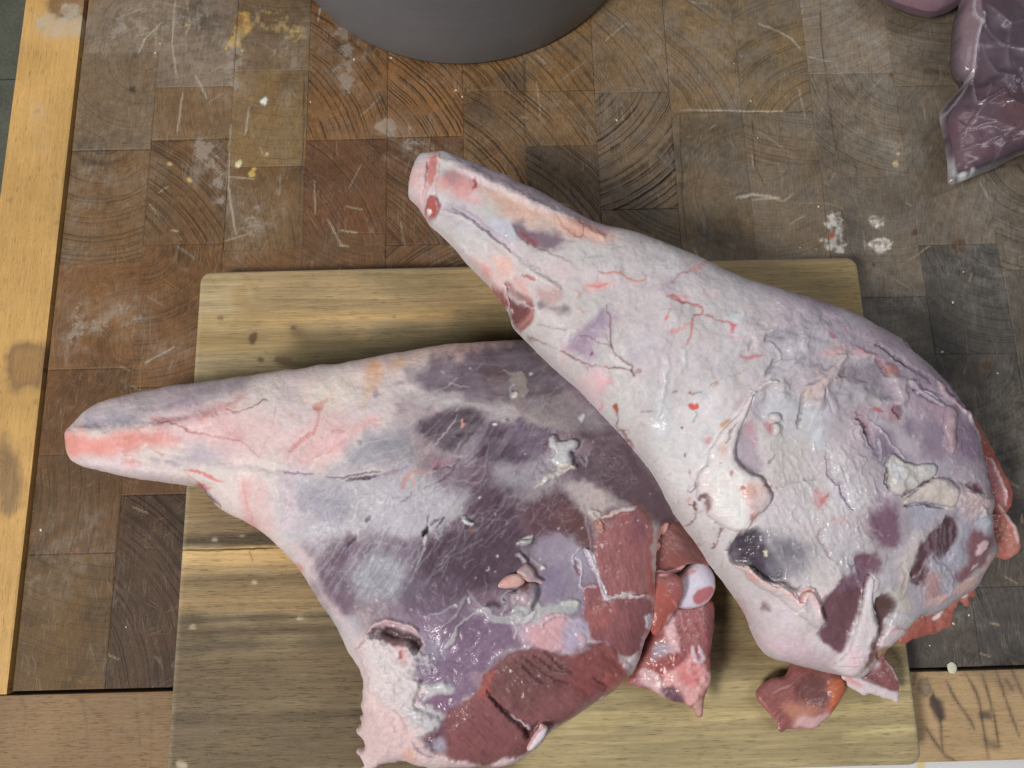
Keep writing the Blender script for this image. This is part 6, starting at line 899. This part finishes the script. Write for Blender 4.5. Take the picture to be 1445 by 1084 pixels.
L2.poly(d7(1180,180,1220,250,1260,380,1240,440,1190,340,1175,260),(150,100,110),5,.85,4); L2.line(d7(1195,160,1240,280,1290,380,1310,450),5,(212,190,198),2,.8,.8); L2.line(d7(1230,440,1290,510,1340,580,1390,680),6,(210,188,190),2,.85,.9)
# hairs, fibres, flecks
L2.hairs(P(720,300,1000,380,1100,520,1000,660,860,560,740,440),90,-25,60,11,.9,(214,210,214),.5,.15); L2.hairs(P(740,400,900,420,920,520,800,500),60,40,30,12,.8,(150,142,150),.4,-.1); L2.hairs(P(1060,610,1220,640,1230,800,1130,830,1080,740),90,60,22,13,1.2,(214,212,220),.55,.4,.8); L2.hairs(P(1170,630,1260,650,1260,760,1180,760),40,62,18,14,1.3,(210,208,216),.6,.4,.8); L2.hairs(P(1330,590,1400,620,1410,720,1340,700),24,60,25,16,1.2,(206,190,204),.6,.3)
for i in range(160):
    a=RNG.random(2)*[640,640]+[720,320]; L2.dab(a[0],a[1],.6+1.1*RNG.random(),.5+.7*RNG.random(),RNG.random()*180,(222,216,220) if RNG.random()<.7 else (150,112,118),.8,.55,.3,warp=.3)
L2.lump(P(580,210,1440,400,1440,980,1000,900),34,1.1,.035,10); L2.lump(P(580,210,1440,400,1440,980,1000,900),6,.14,.03,6); L2.lump(P(700,380,1040,400,1040,780,960,740),18,.5,.03,10)

L2.tint(0.06); L2.hs=1.25
O2=P(600,216,625,214,650,222,690,238,730,255,770,275,810,298,850,316,880,323,905,328,940,342,975,355,1010,371,1050,390,1090,402,1112,410,1140,417,1165,424,1190,434,1220,447,1248,463,1275,477,1300,502,1320,520,1342,546,1362,573,1377,596,1384,616,1392,645,1400,680,1404,715,1402,745,1412,772,1403,790,1392,808,1380,828,1360,842,1330,858,1300,872,1280,888,1274,900,1258,912,1248,926,1238,936,1230,943,1215,955,1195,955,1150,945,1112,935,1090,929,1075,918,1062,897,1052,870,1040,850,1020,822,1000,796,985,772,965,745,940,711,915,670,880,628,850,594,820,560,790,530,760,500,736,476,724,462,716,440,698,414,680,394,660,374,640,350,620,330,606,318,596,302,588,291,577,278,577,260,582,240,590,222)
leg2=thing('lamb_leg','raw lamb leg with pale fat cover lying on top of the darker leg','lamb leg',tuple(unproj((1180,700),0.02)[0]))
PL2=fit_plane([(610,260,0.092),(1200,560,0.068),(1150,900,0.052)])
blob('leg_body',O2,PL2,0.052,1.0,0.030,0.85,MEAT,leg2,L2,0.00055,0.0208,800,lambda q: np.where((q[:,0]>1230),2.2,0.7),10,5)
F2=Cv((150,96,92),0.55); F2.poly(d8(340,1080,390,990,560,880,640,830,760,880,700,960,640,1084),(146,94,90),10,1,6)
body2=[o for o in COLL.objects if o.name.startswith('leg_body')][-1]; HB2=HField(body2)
flap('fat_flap',FLAP,HB2,0.0042,L2,leg2,0.0004,n=260,amp=1.0,seed=41,k=0.8); flap('membrane_flap',TFa,HB2,0.0030,L2,leg2,0.0008,n=180,amp=2.0,ws=5,seed=42,k=0.9); flap('membrane_flap',TFb,HB2,0.0026,L2,leg2,0.0006,n=180,amp=2.0,ws=5,seed=43,k=0.9)
flap('fat_lump',d4(430,750,470,735,510,745,535,790,500,800,450,790),HB2,0.0022,L2,leg2,0.0004,n=70,amp=.8,seed=44); flap('fat_lump',d4(450,820,510,820,527,880,490,912,452,890),HB2,0.0022,L2,leg2,0.0004,n=70,amp=.8,seed=45)
flap('fat_strip',d5(595,500,640,495,668,520,690,560,745,600,805,642,875,682,860,700,790,668,720,625,660,578,610,545),HB2,0.0024,L2,leg2,0.0006,n=140,amp=1.2,ws=5,seed=46)
flap('fat_strip',d8(1190,160,1232,205,1205,320,1205,460,1242,560,1212,680,1160,775,1095,892,1010,905,915,850,965,765,1012,705,1052,570,1112,420,1160,260),HB2,0.0022,L2,leg2,0.0002,n=200,amp=1.0,ws=8,seed=47,k=.7)
flap('fat_edge',np.vstack([d8(270,85,320,110,380,180,430,205,490,245,520,225,580,270,630,320,668,360,672,310,715,275,770,290,800,350,850,470,860,520,800,560,760,540,640,440,560,380,470,300,400,270,330,220,280,160)]),HB2,0.0024,L2,leg2,0.0004,n=220,amp=2.2,ws=6,seed=48)
flap('sinew',d5(870,690,905,685,940,710,948,800,940,900,948,960,930,1035,895,1010,880,920,850,850,858,770),HB2,0.0022,L2,leg2,0.0004,n=140,amp=1.4,ws=6,seed=49)
e8=C(1000,780,3.247)
F2.poly(e8(215,650,260,590,340,560,380,500,520,560,500,640,420,700,400,800,330,820,280,740),(140,88,86),9,1,6); F2.poly(e8(420,580,520,560,560,620,540,700,440,700,410,640),(112,76,76),10,.9,6,dh=-1.5); F2.poly(e8(560,580,620,570,615,640,580,700,540,740,560,660),(190,108,76),5,.95,4,dh=.8); F2.poly(e8(340,700,420,690,500,720,480,760,400,770),(184,130,112),8,.8,7); F2.poly(e8(420,760,560,730,540,780,480,810,400,805),(206,170,172),5,.9,4); F2.line(e8(300,640,340,620,380,610),4,(176,130,132),2,.6,.6); F2.line(e8(230,660,300,760,330,815),3,(176,120,116),2,.7,.4); F2.fib(e8(215,500,640,500,620,820,215,820),-40,.14,24,4,.3); F2.hairs(e8(240,580,600,580,560,780,300,780),24,-30,40,9,1.2,(196,150,148),.5)
blob('muscle_flap',e8(215,650,240,605,290,575,340,565,372,520,385,495,440,470,540,500,625,560,628,620,592,690,560,735,530,770,490,803,430,808,370,808,330,818,305,775,255,715),(0.0295,0,0),0.0095,0.55,0.0085,0.6,MEAT,leg2,F2,0.0006,0.0207,240,1.5,10,15,True,0.0022)
F3=Cv((210,196,202),0.4); F3.poly(d8(1090,890,1160,800,1200,680,1280,700,1340,830,1380,920,1380,1010,1250,970),(138,90,92),3,1,2,gl=.8); F3.poly(d8(1090,885,1160,830,1180,900,1260,960,1180,930),(92,60,60),5,.7,4); F3.line(d8(1290,790,1340,850,1375,930),2.5,(206,180,182),1.4,.8); F3.poly(d8(1200,790,1240,790,1250,840,1210,840),(206,190,196),5,.7,4); F3.poly(d8(1000,910,1060,920,1110,960,1080,970,1010,940),(202,140,140),3,.7,3); F3.lump(d8(980,660,1400,660,1400,1080,980,1080),8,.6,.06,4); F3.line(d8(1100,900,1180,940,1260,970,1370,1010),2,(120,84,88),1.4,.7,-.8)
blob('fat_strip',d8(985,905,1000,885,1060,880,1110,880,1160,800,1190,700,1230,660,1280,720,1300,780,1345,840,1380,920,1386,1010,1380,1068,1345,1078,1250,1050,1170,1030,1130,1035,1060,1000,1010,960),(0.034,0,0),0.008,0.6,0.013,0.8,MEAT,leg2,F3,0.0006,0.0207,240,1.0,8,16,True,0.001)
F4=Cv((158,98,88),0.6); F4.poly(d9(860,420,1000,290,1070,250,1040,350,920,420,820,480),(176,112,100),8,1,5); F4.poly(d9(540,650,620,580,780,500,820,560,700,600),(156,90,80),8,.9,5); F4.poly(d9(990,300,1020,295,1035,310,1000,330),(222,214,218),2,.95,1); F4.poly(d9(790,475,840,425,862,430,840,470,800,490),(224,214,218),2,.95,1,dh=.6); F4.poly(d7(1160,60,1250,160,1330,340,1360,450,1310,530,1260,340,1200,220),(158,84,76),8,1,5); F4.poly(d7(1180,160,1250,250,1300,380,1320,480,1290,500,1230,380,1190,260),(186,130,134),6,.8,5); F4.poly(d7(1240,520,1330,560,1390,660,1410,790,1330,870,1260,860,1340,760,1290,640),(176,112,106),6,.9,5); F4.poly(d7(1290,640,1390,660,1400,800,1330,800),(196,140,126),8,.7,6); F4.line(d7(1200,140,1260,260,1310,380,1320,480),4,(216,190,196),1.6,.8,.8); F4.line(d7(1250,480,1320,560,1380,650,1400,760),4,(214,186,184),1.8,.8,.7); F4.lump(P(1260,590,1440,590,1440,910,1260,910),7,.9,.08,4); F4.hairs(P(1270,600,1430,600,1430,900,1270,900),40,-60,40,8,1.2,(204,150,140),.5)
blob('muscle_flap',d7(1080,-120,1130,-70,1200,60,1245,160,1290,240,1335,300,1360,390,1355,460,1320,530,1230,540,1060,460,940,300,920,120,960,-20),(0.046,0,0),0.009,0.7,0.02,0.8,MEAT,leg2,F4,0.0006,None,200,2.2,7,17,True,0.0012)
blob('muscle_flap',d7(1200,380,1260,480,1300,530,1345,590,1390,680,1412,780,1400,830,1340,868,1300,880,1262,862,1200,840,1080,790,1000,680,1000,520,1090,420),(0.040,0,0),0.010,0.7,0.019,0.8,MEAT,leg2,F4,0.0006,None,180,1.8,7,18,True,0.0012)
blob('muscle_flap',d9(545,665,500,560,520,440,640,330,800,230,960,190,1055,240,1085,262,1078,310,1035,330,1040,368,1000,365,960,375,930,440,905,540,870,552,800,590,700,610,620,640),(0.034,0,0),0.008,0.7,0.014,0.8,MEAT,leg2,F4,0.0006,None,220,1.6,7,19,True,0.0012)

# ------------------------------------------------------------------ crumbs on the table
CRM=mat_plain("dried_crumb",tuple(alb((216,210,200))),0.6,0.4,0,300,0.25,0.3)
def lumpmesh(name,c,r,seed,mat):
    import bmesh
    bm=bmesh.new(); bmesh.ops.create_icosphere(bm,subdivisions=2,radius=1.0); gg=np.random.default_rng(seed); s=r*np.array([1+.5*gg.random(),1+.3*gg.random(),.45+.2*gg.random()]); a=gg.random()*6.28
    for v in bm.verts:
        k=1+0.35*(gg.random()-.5); x,y,z=v.co[0]*s[0]*k,v.co[1]*s[1]*k,v.co[2]*s[2]; v.co=(x*math.cos(a)-y*math.sin(a),x*math.sin(a)+y*math.cos(a),max(z,-s[2]*.6))
    me=bpy.data.meshes.new(name); bm.to_mesh(me); bm.free(); me.polygons.foreach_set("use_smooth",np.ones(len(me.polygons),bool)); o=link(name,me,mat); o.location=(c[0],c[1],c[2]+s[2]*.6); return o
chip=lumpmesh('pale_chip',unproj((1342,942),0.0)[0],0.0028,3,mat_plain("pale_chip",tuple(alb((206,206,188))),0.6,0.4,0,200,.2,.3)); chip.scale=(1.0,1.3,0.45); tag(chip,'pale flat chip lying on the joint of the table right of the chopping board','chip')
g3=np.random.default_rng(21)
spots=[(438,144),(218,75),(500,84),(553,82),(652,137),(645,128),(1067,195),(1058,143),(1036,90),(1344,940-60),(1360,384),(1345,427),(1407,527),(1330,497),(1378,805),(1366,868),(1313,911),(1155,292),(1150,352),(60,748),(178,885),(226,62),(1128,350),(870,170)]
crumb=None
for x,y in spots:
    cpt=unproj((x+g3.normal(),y),0.0)[0]
    if crumb is None: crumb=lumpmesh('crumb',cpt,0.00055,9,CRM); o=crumb
    else:
        o=crumb.copy(); COLL.objects.link(o); o.location=(cpt[0],cpt[1],0.0003); s=0.6+0.8*g3.random(); o.scale=(s,s,s); o.rotation_euler=(0,0,g3.random()*6.28)
    tag(o,'tiny off white dried crumb scattered on the brown table top','crumb','crumbs scattered on the table')
